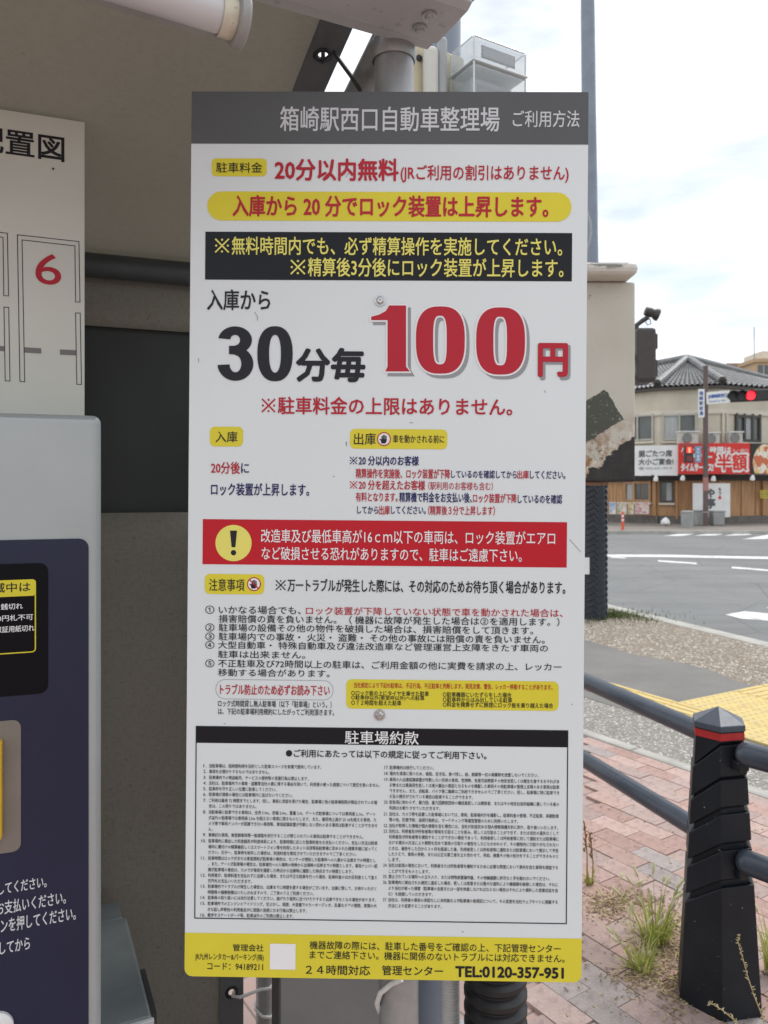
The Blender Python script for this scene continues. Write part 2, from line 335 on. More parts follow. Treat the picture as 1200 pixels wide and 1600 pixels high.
bor0 = D0 - dout * .045; cnt = 0; cand = []
for r in range(0, 60):
    for c in range(0, 130):
        q = bor0 + ddir * (c * .2 + (r % 2) * .1) - dout * (.05 + r * .1)
        if q.y < .9 or q.y > 6.5: continue
        px = CX + F * q.x / q.y; py = HY + F * EYE / q.y
        if 800 < px < 1330 and py < 1720 and not (px < 905 and py < 1520): cand.append((abs(px - 1050) + abs(py - 1400) * .8, q, r, c))
cand.sort(key=lambda k: k[0])
for k, q, r, c in cand[:300]:
    px = CX + F * q.x / q.y; py = HY + F * EYE / q.y
    pool = [3, 5, 2, 3, 4] if py > 1525 + (px - 900) * .28 else [0, 1, 2, 0, 4, 0, 4, 1, 2, 0, 1, 4, 2, 3]
    o = bpy.data.objects.new('paver', pmesh[random.choice(pool)]); C.objects.link(o); o.parent = court
    o.location = q + up(.002 + random.uniform(-.0022, .0022)); o.rotation_euler = (random.uniform(-.006, .006), random.uniform(-.006, .006), random.uniform(-.008, .008))

# tactile paving: yellow tiles with raised bars or studs
M_TACT = mat('tactile_yellow', (.58, .435, .16), .75, var=.24, scale=10, speck=.3, sscale=60, dark=(.50, .40, .19))
t1 = (G(908, 1061) - G(1085, 1113)).normalized(); t2 = Vector((t1.y, -t1.x, 0))
tact = B().quad(*[G(x, y, .006) for x, y in ((1060, 1118), (1118, 1110), (1170, 1127), (1110, 1140))]).obj('tactile_paving', M_TACT, kind='structure')
def tile_mesh(bars):
    b = B().obox((0, 0, .006), t1 * .148, t2 * .148, (0, 0, .006))
    if bars:
        for k in range(4): b.obox(t2 * (-.1125 + .075 * k) + up(.0145), t1 * .135, t2 * .0125, (0, 0, .0024))
    else:
        for i in range(5):
            for j in range(5): b.cyl(t1 * (-.118 + .059 * i) + t2 * (-.118 + .059 * j) + up(.0119), t1 * (-.118 + .059 * i) + t2 * (-.118 + .059 * j) + up(.0168), .0145, .009, 8)
    o = b.obj('tactile_tile', M_TACT, tact); m = o.data; bpy.data.objects.remove(o); return m
tb, td = tile_mesh(True), tile_mesh(False)
tr = B(); 
J = G(1100, 1124)
def tile(me, q, rot=0):
    o = bpy.data.objects.new('tactile_tile', me); C.objects.link(o); o.parent = tact; o.location = q + up(.004 + random.uniform(0, .0015)); o.rotation_euler.z = rot
for i in range(2):
    for j in range(3): tile(td, J + t1 * (-.15 - .3 * i + .02) + t2 * (.3 * j))
for i in range(30): tile(tb, J + t1 * (.17 + .3 * i))
for j in range(6): tile(tb, J + t2 * (.9 + .3 * j) + t1 * .17, R(90)); tile(tb, J + t2 * (.9 + .3 * j) - t1 * .13, R(90))
for j in (1, 2): tile(td, J + t2 * .3 * j + t1 * .17)

# ================================================================== FAR SIDE: restaurant on the corner
M_BEIGE = mat('beige_render', (.64, .585, .475), .85, var=.16, scale=.8, bump=.1, bscale=20)
M_TRIM = mat('beige_trim', (.70, .65, .55), .8, var=.15, scale=1.5)
T = NTree('kawara_tiles'); n1 = T.noise(1.2, 5); n2 = T.noise(9, 4)
cc = T.mix(T.ramp(n1, .3, .7), (.13, .132, .135), (.23, .232, .235)); cc = T.mix(T.math('MULTIPLY', T.ramp(n2, .45, .7), .55), cc, (.36, .36, .35)); T.lk(cc, T.b.inputs['Base Color']); T.b.inputs['Roughness'].default_value = .55; M_ROOF = T.m
M_GLASS = mat('window_glass', (.11, .12, .115), .1, var=.2, scale=1.3, spec=.6)
M_CURT = mat('window_curtain', (.46, .47, .47), .6, var=.25, scale=5, aniso=(6, 6, .3))
M_FRAME = mat('window_alu', (.50, .48, .43), .5, .3, .1, 5)
M_DARKF = mat('window_dark_frame', (.07, .062, .055), .5, var=.1)
M_WOOD = mat('timber_cladding', (.50, .28, .135), .65, var=.4, scale=2.2, aniso=(6, 6, .5), dark=(.30, .165, .08))
M_DARKW = mat('dark_timber', (.035, .028, .024), .7, var=.3)
M_STONE = mat('stone_plinth', (.17, .155, .14), .9, var=.4, scale=6)
S = [Vector((CXp, d, 0)) for CXp, d in [((860 - 600) / F * 38.5, 38.5), ((1030 - 600) / F * 34.2, 34.2), ((1124 - 600) / F * 33.4, 33.4), ((1330 - 600) / F * 37, 37)]]
pls = [Plane(S[i], S[i + 1] - S[i], (0, 0, 1)) for i in range(3)]
rest = thing('restaurant', 'two-storey corner restaurant with grey tiled roof, beige upper floor and timber-clad ground floor', 'building', S[1])
back = [S[3] + Vector((-2, 9, 0)), S[0] + Vector((4, 8, 0))]
plan = S + back
def storey(z0, z1, grow=0):
    c = sum(plan, Vector()) / 6
    return [Vector((p.x + (p.x - c.x) * grow, p.y + (p.y - c.y) * grow, z0)) for p in plan], (0, 0, z1 - z0)
B().prism(*storey(2.05, 5.98)).obj('upper_wall', M_BEIGE, rest)
low = B().prism(*storey(-.05, 2.05)).obj('ground_floor_wall', M_WOOD, rest)
B().prism(*storey(4.80, 5.0, .014)).obj('string_course', M_TRIM, rest, bevel=.02)
B().prism(*storey(5.9, 6.02, .05)).obj('eaves', mat('eaves_dark', (.12, .11, .10), .8, var=.2), rest)
B().prism(*storey(1.9, 2.16, .03)).obj('soffit', M_DARKW, rest)
for i in range(3):                                   # board joints of the timber cladding, as battens
    a, b = S[i], S[i + 1]; n = int((b - a).length / .9); d = (b - a).normalized(); nn = pls[i].N
    for k in range(n):
        B().obox(a + d * (k + .5) * .9 + nn * .015 + up(1.1), d * .035, nn * .02, (0, 0, .8)).obj('batten', M_WOOD, rest)
    B().obox((a + b) / 2 + nn * .05 + up(.15), d * ((b - a).length / 2), nn * .06, (0, 0, .19)).obj('plinth', M_STONE, rest)
# roof: corner hip, ridges running back along both streets
def roofpts():
    c = sum(plan, Vector()) / 6
    e = [Vector((p.x + (p.x - c.x) * .075, p.y + (p.y - c.y) * .07, 6.02)) for p in S]
    pk = P(1074, 564, 37.0); r1 = P(940, 588, 43.5); r2 = P(1290, 618, 46)
    return e, pk, r1, r2
e, pk, r1, r2 = roofpts()
def corrug(poly3, n, amp, name):                    # tile rolls: ridged strip between an eave line and a top line
    (e0, e1), (p0, p1) = poly3; b = B(); vs = []; rows = 7
    nn = (e1 - e0).cross(p0 - e0).normalized(); 
    if nn.z < 0: nn = -nn
    for j in range(rows + 1):
        for i in range(n * 4 + 1):
            t = i / (n * 4); s = j / rows
            q = e0.lerp(e1, t).lerp(p0.lerp(p1, t), s); vs.append(q + nn * amp * (abs(math.sin(math.pi * i / 4)) + (.5 if True else 0) * 0))
    b.add(vs, [(j * (n * 4 + 1) + i, j * (n * 4 + 1) + i + 1, (j + 1) * (n * 4 + 1) + i + 1, (j + 1) * (n * 4 + 1) + i) for j in range(rows) for i in range(n * 4)])
    # tile courses: small butt steps
    for j in range(1, rows * 2):
        s = j / (rows * 2); a, c = e0.lerp(p0, s), e1.lerp(p1, s); b.obox((a + c) / 2 + nn * amp * .55, (c - a) / 2, (p0 - e0).normalized() * .03, nn * amp * .5)
    return b.obj(name, M_ROOF, rest, kind='stuff')
corrug(((e[0], e[1]), (r1, pk)), 30, .09, 'roof_tiles'); corrug(((e[1], e[2]), (pk, pk + Vector((.03, 0, 0)))), 12, .09, 'roof_tiles'); corrug(((e[2], e[3]), (pk, r2)), 30, .09, 'roof_tiles')
B().quad(e[0], e[3], Vector((e[3].x, e[3].y + 14, 6.03)), Vector((e[0].x, e[0].y + 14, 6.03))).obj('roof_base', M_DARKW, rest)
B().quad(r1, pk, r2, Vector((r2.x, r2.y + 8, 5.8)), Vector((r1.x, r1.y + 8, 5.8))).obj('roof_rear', M_ROOF, rest)
for a, b_ in ((e[1], pk), (e[2], pk), (pk, r1), (pk, r2)):
    d = (b_ - a); B().tube([a + d * t + up(.16) for t in (0, .25, .5, .75, 1)], .17, 8).obj('ridge_tiles', M_ROOF, rest)
    if a is not pk: B().lathe(a + up(.05), [(.0, 0), (.15, .04), (.18, .14), (.12, .26), (.0, .3)], n=8).obj('ridge_end_tile', M_DARKW, rest)
def fwin(pl, x0, x1, y0, y1, mull=(), curtain=(), fm=M_FRAME, ft=.07):
    u0, v1 = pl.loc(x0, y0); u1, v0 = pl.loc(x1, y1)[0], pl.loc(x0, y1)[1]
    g = B().obox(pl.W((u0 + u1) / 2, (v0 + v1) / 2, .02), pl.U * (u1 - u0) / 2, pl.N * .015, pl.V * (v1 - v0) / 2).obj('window', M_GLASS, rest)
    f = B()
    for uu in (u0, u1, *[u0 + (u1 - u0) * m for m in mull]): f.obox(pl.W(uu, (v0 + v1) / 2, .06), pl.U * ft / 2, pl.N * .055, pl.V * ((v1 - v0) / 2 + ft))
    for vv in (v0, v1): f.obox(pl.W((u0 + u1) / 2, vv, .055), pl.U * (u1 - u0) / 2, pl.N * .05, pl.V * ft / 2)
    f.obj('frame', fm, g)
    for c0, c1 in curtain:
        ua, ub = u0 + (u1 - u0) * c0, u0 + (u1 - u0) * c1
        B().obox(pl.W((ua + ub) / 2, (v0 + v1) / 2, .042), pl.U * (ub - ua) / 2, pl.N * .004, pl.V * (v1 - v0) / 2 * .97).obj('curtain', M_CURT, g)
    B().obox(pl.W((u0 + u1) / 2, v0 - .12, .08), pl.U * ((u1 - u0) / 2 + .08), pl.N * .08, pl.V * .045).obj('sill', M_TRIM, g)
fwin(pls[0], 975, 1021, 652, 689, (.5,), ())
fwin(pls[0], 1036, 1040 + .01, 650, 686) if False else None
fwin(pls[1], 1036, 1087, 649, 687, (.5,), ((.03, .46),))
fwin(pls[2], 1149, 1185, 650, 688, (.33, .68), ((.36, .66),), M_DARKF, .12)
for pxx in (1127.5, 1133): 
    B().cyl(pls[2].X(pxx, 645, .1), pls[2].X(pxx, 692, .1), .06, n=8).obj('downpipe', M_TRIM, rest)
fwin(pls[0], 978, 1017, 754, 782, (.36,), ((.06, .3),), M_WOOD, .1)
fwin(pls[1], 1032, 1051, 753, 783, (), ((.5, .95),), M_DARKF)
for x, w_ in ((1024, 5.5), (1057, 3.5), (1190, 3)):
    pl = pls[0] if x < 1030 else pls[1] if x < 1124 else pls[2]
    u0, _ = pl.loc(x, 780); B().obox(pl.W(u0, 1.05, .06), pl.U * w_ / 36 / 2, pl.N * .05, (0, 0, .85)).obj('timber_post', M_WOOD, rest)
# shop-front boards
def board(name, label, corners, d0, d1, mats_, thick=.12):
    (x0, x1, y0, y1) = corners; a = P(x0, y1, d0); b = P(x1, y1, d1); b.z = a.z
    pl = Plane(a, b - a, (0, 0, 1)); u1 = (b - a).length; _, v1 = pl.loc(x0, y0)
    t = thing(name, label, 'sign', a)
    B().obox(pl.W(u1 / 2, v1 / 2, -thick / 2), pl.U * u1 / 2, pl.N * thick / 2, pl.V * v1 / 2).obj('panel', mats_, t)
    return t, pl
F_RED = mat('banner_red', (.72, .035, .025), .5, var=.1, scale=2); F_WHITE = mat('board_white', (.82, .82, .81), .5, var=.1, scale=2); F_TXT = mat('board_text', (.11, .11, .12), .6, var=.1)
F_BLACK = mat('board_black', (.022, .02, .02), .5, var=.1); F_BLUE = mat('board_blue', (.05, .13, .38), .5, var=.1); F_GREY = mat('board_grey_text', (.33, .34, .36), .6, var=.1)
t, pl = board('shop_sign', 'white shop-front board with black lettering left of the red banner', (975, 1060, 697, 743.5), 33.7, 32.9, F_WHITE)
pr = Print(pl); kw = dict(h=.012)
pr.text('k', '掘ごたつ席', 998, 1050, 704, 714, .03, **kw); pr.text('k', '大小ご宴会!', 998, 1052, 717, 726.5, .03, **kw); pr.text('g', '☎ 092-641-4919', 998, 1050, 729.5, 734.5, .02, **kw)
pr.out(t, {'k': F_TXT, 'g': F_GREY}, {})
t, pl = board('shop_banner', 'red shop-front banner with big white lettering above the timber wall', (1061, 1172, 692.5, 740.5), 32.7, 32.7, F_RED)
pr = Print(pl)
pr.text('w', 'ハッピー時限は', 1064, 1142, 698, 707, .04, **kw); pr.text('w', 'アワー', 1068, 1112, 709, 720, .05, **kw); pr.text('w', 'タイムサービス!', 1064, 1114, 724, 736, .05, **kw)
pr.text('w', '半額', 1119, 1168, 708, 736, .085, h=.012); pr.text('r', '半額', 1120.5, 1166.5, 709.5, 734.5, .03, h=.017); pr.text('w', '＋一品〇', 1144, 1169, 701.5, 706, .02, **kw)
pr.out(t, {'w': F_WHITE, 'r': F_RED}, {})
t, pl = board('food_sign', 'black shop-front panel with round food picture at right edge', (1173, 1262, 692.5, 740.5), 32.8, 33.6, F_BLACK)
u0, v0 = pl.loc(1205, 724); disc = B(); rad = .95
disc.quad(*[pl.W(u0 + rad * math.cos(6.2832 * i / 40), max(.02, min(1.28, v0 + rad * math.sin(6.2832 * i / 40))), .006) for i in range(40)])
T = NTree('food_print'); n1 = T.noise(3.5, 3, .5, T.vec((2.4, 2.4, 1), (0, .5, 0))); n2 = T.vor(4, 'F1', None, 'Color')
cc = T.mix(T.ramp(n1, .5, .56), (.80, .77, .68), (.76, .50, .16)); cc = T.mix(T.ramp(T.sep(n2)[0], .6, .66), cc, (.62, .16, .07)); T.lk(cc, T.b.inputs['Base Color']); T.b.inputs['Roughness'].default_value = .5
disc.obj('food_picture', T.m, t)
t, pl = board('wall_signboard', 'tall white signboard with brush lettering on the timber wall behind the bins', (1083, 1141, 755, 808), 33.0, 33.0, F_WHITE, .06)
pr = Print(pl); pr.text('k', 'や', 1105, 1116, 764, 777, .05, **kw); pr.text('k', '亭', 1104, 1117, 779, 794, .05, **kw)
for k, c in enumerate('もつ鍋'): pr.text('r' if k == 2 else 'k', c, 1122.5, 1126.5, 762 + k * 6.5, 767 + k * 6.5, .04, **kw)
pr.out(t, {'k': F_TXT, 'r': F_RED}, {})
t, pl = board('notice', 'small yellow notice on the timber wall', (1188, 1201, 766, 778.5), 34, 34, mat('notice_yellow', (.72, .60, .05), .5, var=.1), .03)
pr = Print(pl); pr.frame('k', 1189.5, 1199.5, 768, 776.5, .8, h=.008); pr.poly('k', [(1191, 771.6), (1198, 771.6), (1198, 772.8), (1191, 772.8)], h=.008); pr.out(t, {'k': F_TXT}, {'k': 'print'})
for k, (x0, x1, c, d_) in enumerate([(952, 962, (.3, .42, .62), 'pale blue'), (964, 979, (.62, .45, .42), 'pink and green'), (981, 990, (.66, .55, .28), 'straw yellow'), (992, 1014, (.72, .52, .45), 'wide pink')]):
    t, pl = board('poster', d_ + ' poster under the restaurant window', (x0, x1, 784.5, 803), 34.2, 34.0, F_WHITE, .02); t['group'] = 'posters under the window'
    T = NTree('poster_print'); cc = T.mix(T.ramp(T.noise(3.2, 3), .4, .6), c, (.75, .72, .66)); cc = T.mix(T.ramp(T.noise(5, 2, .5, T.vec((1, 1, 1.8), (0, 0, 0), (k * 3, 1, 2))), .56, .6), cc, [(.2, .35, .6), (.32, .5, .2), (.6, .35, .1), (.7, .25, .3)][k]); T.lk(cc, T.b.inputs['Base Color'])
    pr = Print(pl); pr.poly('p', [(x0 + .5, 785.2), (x1 - .5, 785.2), (x1 - .5, 802.2), (x0 + .5, 802.2)], h=.006); pr.out(t, {'p': T.m}, {'p': 'print'})
# spot lamps under the boards
for x, y, dd in ((1025, 746.5, 'under the white board'), (1067, 745.5, 'under the left end of the red banner'), (1115, 746.5, 'right of the striped pole'), (1176, 745.5, 'under the black panel')):
    p = P(x, y, 32.3); t = thing('spot_lamp', 'small white spot lamp ' + dd, 'lamp', p, 'spot lamps under the boards')
    B().lathe(p, [(.0, .08), (.05, .07), (.09, -.02), (.10, -.12), (.0, -.10)], (0, -.35, 1), 10).obj('lamp_head', F_WHITE, t, smooth=True); B().cyl(p + Vector((0, .03, .06)), p + Vector((0, .55, .13)), .02, n=6).obj('arm', M_DARKW, t)
# air conditioners on the ledge
M_AC = mat('ac_cream', (.60, .58, .52), .6, var=.15, scale=3)
for k, (x0, x1, y0, y1, lab) in enumerate([(1060, 1090, 675.5, 694, 'air conditioner outdoor unit below curtained window, left of pole'), (1100, 1123, 677, 695, 'air conditioner outdoor unit just right of the striped pole'), (1138, 1159, 676, 693, 'air conditioner outdoor unit with white top below the dark-framed window')]):
    a, b = P(x0, y1, 32.9), P(x1, y0, 32.9); t = thing('air_conditioner', lab, 'air conditioner', ((a.x + b.x) / 2, 32.9, a.z), 'air conditioners above the boards')
    B().box(a.x, b.x, 32.8, 33.12, a.z, b.z).obj('casing', M_AC, t, bevel=.02); cx_ = a.x + (b.x - a.x) * .4; cz = (a.z + b.z) / 2
    B().lathe((cx_, 32.79, cz), [(.19, 0), (.21, .02), (.18, .03), (0, .028)], (0, -1, 0), 20).obj('fan_grille', mat('ac_grille', (.25, .25, .24), .6, var=.2), t); B().box(a.x - .04, b.x + .04, 32.74, 33.13, b.z, b.z + .05).obj('cover', F_WHITE, t)
# bins, bag, marker post
M_BIN = mat('bin_grey', (.35, .355, .35), .6, var=.15, scale=4)
def bin_(x, yb, wpx, hpx, d, rnd, lab):
    g = P(x, yb, d); g.z = 0; w_ = wpx / F * d; h = hpx / F * d; t = thing('rubbish_bin', lab, 'bin', g, 'bins by the pole')
    if rnd:
        B().lathe(g, [(0, 0), (w_ * .42, 0), (w_ * .47, h * .88), (0, h * .88)], n=20).obj('body', M_BIN, t, smooth=True); B().lathe(g, [(w_ * .5, h * .88), (w_ * .51, h * .94), (w_ * .3, h), (0, h * 1.01)], n=20).obj('lid', M_BIN, t, smooth=True)
    else:
        b = B(); q = .42; b.add([g + Vector((sx * w_ * k, sy * w_ * k, z)) for k, z in ((.42, 0), (.48, h * .9)) for sx, sy in ((-1, -1), (1, -1), (1, 1), (-1, 1))], [(0, 1, 2, 3), (4, 5, 6, 7), (0, 1, 5, 4), (1, 2, 6, 5), (2, 3, 7, 6), (3, 0, 4, 7)]); b.obj('body', M_BIN, t, bevel=.04)
        B().box(g.x - w_ * .51, g.x + w_ * .51, g.y - w_ * .51, g.y + w_ * .51, h * .9, h).obj('lid', M_BIN, t, bevel=.04)
bin_(1073.5, 824, 20, 26, 30.6, True, 'round grey rubbish bin nearest the kerb, left of pole'); bin_(1093, 820, 19, 24, 32.2, False, 'square grey bin half hidden by the striped pole'); bin_(1120, 820, 20, 23, 32.2, False, 'square grey bin right of the striped pole')
g = P(1040, 821, 31.9); g.z = 0.01; b = B()
bm = bmesh.new(); bmesh.ops.create_icosphere(bm, subdivisions=3, radius=1)
for v in bm.verts:
    n_ = 1 + .12 * math.sin(v.co.x * 7 + 1) * math.sin(v.co.y * 6) + .08 * math.sin(v.co.z * 9 + v.co.x * 5); tz = (v.co.z + 1) / 2
    k = (1 - .75 * tz ** 1.2) if tz > .1 else .8; v.co = Vector((v.co.x * .21 * n_ * (k + .15), v.co.y * .18 * n_ * (k + .15), tz * .30 * (1 + .15 * n_)))
b.add([g + v.co for v in bm.verts], [tuple(v.index for v in f.verts) for f in bm.faces]); bm.free()
o = b.obj('rubbish_bag', F_WHITE, smooth=True); tag(o, 'tied white rubbish bag on the far pavement left of the bins', 'bag')
g = G(973, 833, -.106); t = thing('marker_post', 'orange flexible lane marker post at the far road edge', 'post', g)
MO = mat('marker_orange', (.75, .10, .03), .5, var=.1)
B().lathe(g, [(0, 0), (.12, 0), (.11, .04), (.05, .07), (.045, .76), (.03, .8), (0, .8)], n=14).obj('pole', MO, t, smooth=True)
for z in (.45, .6): B().lathe(g + up(z), [(.0475, 0), (.0475, .07)], n=14).obj('reflective_band', F_WHITE, t)
# striped street pole with plates and signals
M_BROWN = mat('pole_brown', (.14, .10, .092), .6, var=.15, scale=2); M_PINK = mat('pole_wrap_pink', (.40, .19, .17), .6, var=.2, scale=3)
d = 31.6; g = P(1102.5, 820, d); g.z = 0; sp = thing('signal_pole', 'brown steel signal pole with white street-name plate before the restaurant', 'pole', g)
B().cyl(g, g + up(P(0, 573, d).z), .105, .095, 16).obj('shaft', M_BROWN, sp, smooth=True); B().lathe(g + up(P(0, 573, d).z), [(.1, 0), (.1, .03), (0, .06)], n=16).obj('cap', M_BROWN, sp)
B().lathe(g + up(1.45), [(.109, 0), (.109, .55)], n=16).obj('wrap', M_PINK, sp); B().lathe(g + up(.55), [(.112, 0), (.112, .05)], n=16).obj('strap', M_STEEL, sp)
arm_z = P(0, 618, d).z
B().tube([g + up(arm_z), g + Vector((1.6, -.25, arm_z + .12)), g + Vector((3.4, -.5, arm_z + .2))], .05, 8).obj('arm', M_BROWN, sp)
a = P(1091, 652, 31.4); b_ = P(1100.5, 608, 31.4); t = thing('name_plate', 'tall narrow white plate with blue characters on the brown pole', 'sign', a)
B().box(a.x, b_.x, 31.37, 31.4, a.z, b_.z).obj('plate', F_WHITE, t); pl = Plane((a.x, 31.37, a.z), (1, 0, 0), (0, 0, 1)); pr = Print(pl)
for k, c in enumerate('箱崎駅前通'): pr.text('b', c, 1093, 1098.5, 611.5 + k * 7.8, 617.5 + k * 7.8, .03, h=.006)
pr.out(t, {'b': F_BLUE}, {})
pl = Plane(P(1104, 632, 31.5), (1, -.55, .05), (0, 0, 1)); t = thing('street_sign', 'horizontal white street sign with blue lettering under the signal arm', 'sign', pl.O)
u1 = pl.loc(1141, 632)[0]; v1 = pl.loc(1104, 613)[1]; B().obox(pl.W(u1 / 2, v1 / 2, -.02), pl.U * u1 / 2, pl.N * .02, pl.V * v1 / 2).obj('plate', F_WHITE, t)
pr = Print(pl); pr.text('b', 'JR箱崎駅西口', 1107, 1136, 617, 623.5, .04, h=.006); pr.text('b', 'Hakozaki Sta. West', 1108, 1134, 626, 629, .01, h=.006); pr.out(t, {'b': F_BLUE}, {})
for yy in (.12, .8): B().obox(pl.W(-.03, v1 * yy, -.05), pl.U * .1, pl.N * .015, pl.V * .015).obj('bracket', M_STEEL, t)
M_SIG = mat('signal_black', (.03, .03, .032), .5, var=.2)
def em(name, col, s):
    T = NTree(name); T.b.inputs['Base Color'].default_value = c4(col); T.b.inputs['Emission Color'].default_value = c4(col); T.b.inputs['Emission Strength'].default_value = s; return T.m
M_REDON = em('red_signal_lit', (1, .02, .035), 2.2)
ts = thing('traffic_signal', 'horizontal traffic signal with its red lamp lit', 'traffic light', P(1168, 618, 31.1))
dS = 31.1; A_, B_ = P(1140, 619.5, dS), P(1222, 616, dS - .5); ax = (B_ - A_).normalized(); nn = ax.cross(Vector((0, 0, 1))).normalized()
B().obox((A_ + B_) / 2 - nn * .06, ax * ((B_ - A_).length / 2), nn * .07, (0, 0, .235)).obj('housing', M_SIG, ts, bevel=.05)
for x, y, m in ((1144, 620, M_SIG), (1156, 619.2, M_SIG), (1169, 618.6, M_REDON)):
    c = A_.lerp(B_, (P(x, y, dS).x - A_.x) / (B_.x - A_.x)) + nn * .012; B().lathe(c, [(.0, .03), (.175, .028), (.175, 0)], nn, 20).obj('lens', m, ts, smooth=True)
    v = B()
    for k in range(13):
        a0 = R(-20 + 220 * k / 12); v.v += [c + (ax * math.cos(a0) + up(1) * math.sin(a0)) * .205, c + (ax * math.cos(a0) + up(1) * math.sin(a0)) * .205 + nn * (.3 if 2 < k < 10 else .14)]
    v.f += [(2 * k, 2 * k + 1, 2 * k + 3, 2 * k + 2) for k in range(12)]; ob = v.obj('visor', M_SIG, ts); s_ = ob.modifiers.new('solid', 'SOLIDIFY'); s_.thickness = .012
dP = 31.3; c = P(1077, 709, dP); tp = thing('pedestrian_signal', 'small pedestrian signal with red figure lit on the brown pole', 'traffic light', c)
a, b_ = P(1070.5, 722.5, dP), P(1083.5, 697, dP); B().box(a.x, b_.x, dP, dP + .18, a.z, b_.z).obj('housing', M_SIG, tp, bevel=.02)
cz = P(0, 703, dP).z; B().box(a.x + .05, b_.x - .05, dP - .012, dP - .002, cz - .12, cz + .12).obj('red_lens', em('red_signal_dim', (.9, .05, .03), .55), tp)
b = B(); b.lathe((c.x, dP - .02, cz + .06), [(0, 0), (.035, 0), (.035, .004), (0, .004)], (0, -1, 0), 10); b.obox((c.x, dP - .022, cz - .04), (.032, 0, 0), (0, .003, 0), (0, 0, .07)); b.obj('standing_figure', em('figure_lit', (1, .35, .2), 1.2), tp, kind='stuff')
B().box(a.x + .05, b_.x - .05, dP - .012, dP - .002, cz - .46, cz - .24).obj('dark_lens', mat('lens_dark', (.18, .04, .04), .4, var=.1), tp); B().box(b_.x, P(1100, 0, dP).x, dP + .07, dP + .12, b_.z - .1, b_.z - .05).obj('bracket', M_BROWN, tp); B().box(a.x - .2, P(1100, 0, dP).x, dP + .07, dP + .12, b_.z + .03, b_.z + .07).obj('bracket', M_BROWN, tp)
a, b_ = P(1086, 722.5, dP), P(1095.5, 697.5, dP); t = thing('blue_plate', 'small pale blue plate between pedestrian signal and brown pole', 'sign', a); B().box(a.x, b_.x, dP, dP + .03, a.z, b_.z).obj('plate', mat('plate_blue', (.16, .33, .50), .5, var=.1), t, bevel=.01)
pl = Plane((a.x, dP, a.z), (1, 0, 0), (0, 0, 1)); pr = Print(pl)
for k, c_ in enumerate('歩行者用'): pr.text('w', c_, 1088.5, 1093, 700 + k * 5.4, 704 + k * 5.4, .02, h=.006)
pr.out(t, {'w': F_WHITE}, {})
# far apartment blocks
def block(name, lab, x0, x1, ytop, d0, col, rows, cols, depth=10, ybase=765):
    a, b = P(x0, ytop, d0), P(x1, ytop, d0); t = thing(name, lab, 'building', (a.x, d0, 0)); m = mat(name + '_wall', col, .85, var=.12, scale=.5)
    B().box(a.x, b.x, d0, d0 + depth, -.1, a.z).obj('wall', m, t); B().box(a.x - .2, b.x + .2, d0 - .2, d0 + depth, a.z, a.z + .35).obj('parapet', m, t); fh = 3.0
    for r in range(rows):
        z = a.z - 1.0 - r * fh
        B().box(a.x - .05, b.x + .05, d0 - 1.0, d0 - .02, z - 2.1, z - 1.0).obj('balcony_rail', m, t)
        for k in range(cols):
            w_ = (b.x - a.x) / cols; xx = a.x + w_ * (k + .5); o = B().box(xx - w_ * .36, xx + w_ * .36, d0 - .03, d0 - .005, z - 1.0, z + .7).obj('window', M_GLASS, t); B().box(xx - .04, xx + .04, d0 - .06, d0 - .031, z - 1.0, z + .7).obj('frame', M_FRAME, o)
    return t, a, b
block('apartment_block', 'far pink and grey apartment block just above the restaurant roof', 1138, 1168, 573, 82, (.40, .27, .23), 3, 2)
block('apartment_block', 'far grey stair tower between the two apartment blocks', 1167, 1181, 570, 84, (.36, .355, .34), 3, 1)
t, a, b_ = block('apartment_block', 'far tan apartment block with balconies at the right edge', 1181, 1275, 566, 78, (.55, .38, .24), 4, 4)
B().box(a.x + 1.6, a.x + 5, 80, 84, a.z + .35, a.z + 1.5).obj('roof_room', M_TRIM, t); B().cyl((a.x + .8, 80, a.z), (a.x + .8, 80, a.z + 4), .05, n=6).obj('aerial', M_STEEL, t)

# ================================================================== NEAR THINGS: pole, signal, guard rail, cabinet
M_POLE = mat('pole_bluegrey', (.22, .26, .32), .45, .1, .15, 6)
T = NTree('anti_poster_sheet')            # dark blue wrap with moulded zigzag relief
g_ = T.sep(); zz = T.math('ADD', T.math('MULTIPLY', g_[2], 12), T.math('MULTIPLY', T.math('PINGPONG', T.math('MULTIPLY', g_[0], 8), 1), .9)); st = T.math('FRACT', zz)
T.lk(T.mix(T.ramp(T.noise(14, 4), .3, .7), (.022, .029, .040), (.038, .047, .062)), T.b.inputs['Base Color']); T.b.inputs['Roughness'].default_value = .5; T.bump(st, .9, .012); M_WRAP = T.m
d = 9.0; g = G(929, 966); up_ = thing('utility_pole', 'tall blue-grey steel pole wrapped in dark zigzag sheeting at its base', 'pole', g)
top = g + Vector((-.09, 0, 8.0))
B().cyl(g, top, .105, .075, 24).obj('shaft', M_POLE, up_, smooth=True)
zt = P(0, 748, d).z; dk = B().cyl(g + up(.02), g + up(zt), .142, .135, 28).obj('poster_guard', M_WRAP, up_, smooth=True)
M_RIB = mat('guard_rib', (.016, .021, .03), .45, var=.2)
for k in range(22):                       # moulded zigzag ribs of the wrap
    pts = []
    for i in range(25):
        a = 6.2832 * i / 24; zz = .06 + k * .07 + (.035 if i % 4 < 2 else 0) + .0175 * ((i % 2)); pts.append(g + Vector((.141 * math.cos(a), .141 * math.sin(a), zz)))
    B().tube(pts, .011, 6).obj('rib', M_RIB, up_)
a, b_ = P(911, 897, d - .15), P(920.5, 871, d - .15); B().box(a.x - .02, b_.x, d - .166, d - .160, a.z, b_.z).obj('label_strip', F_WHITE, up_)
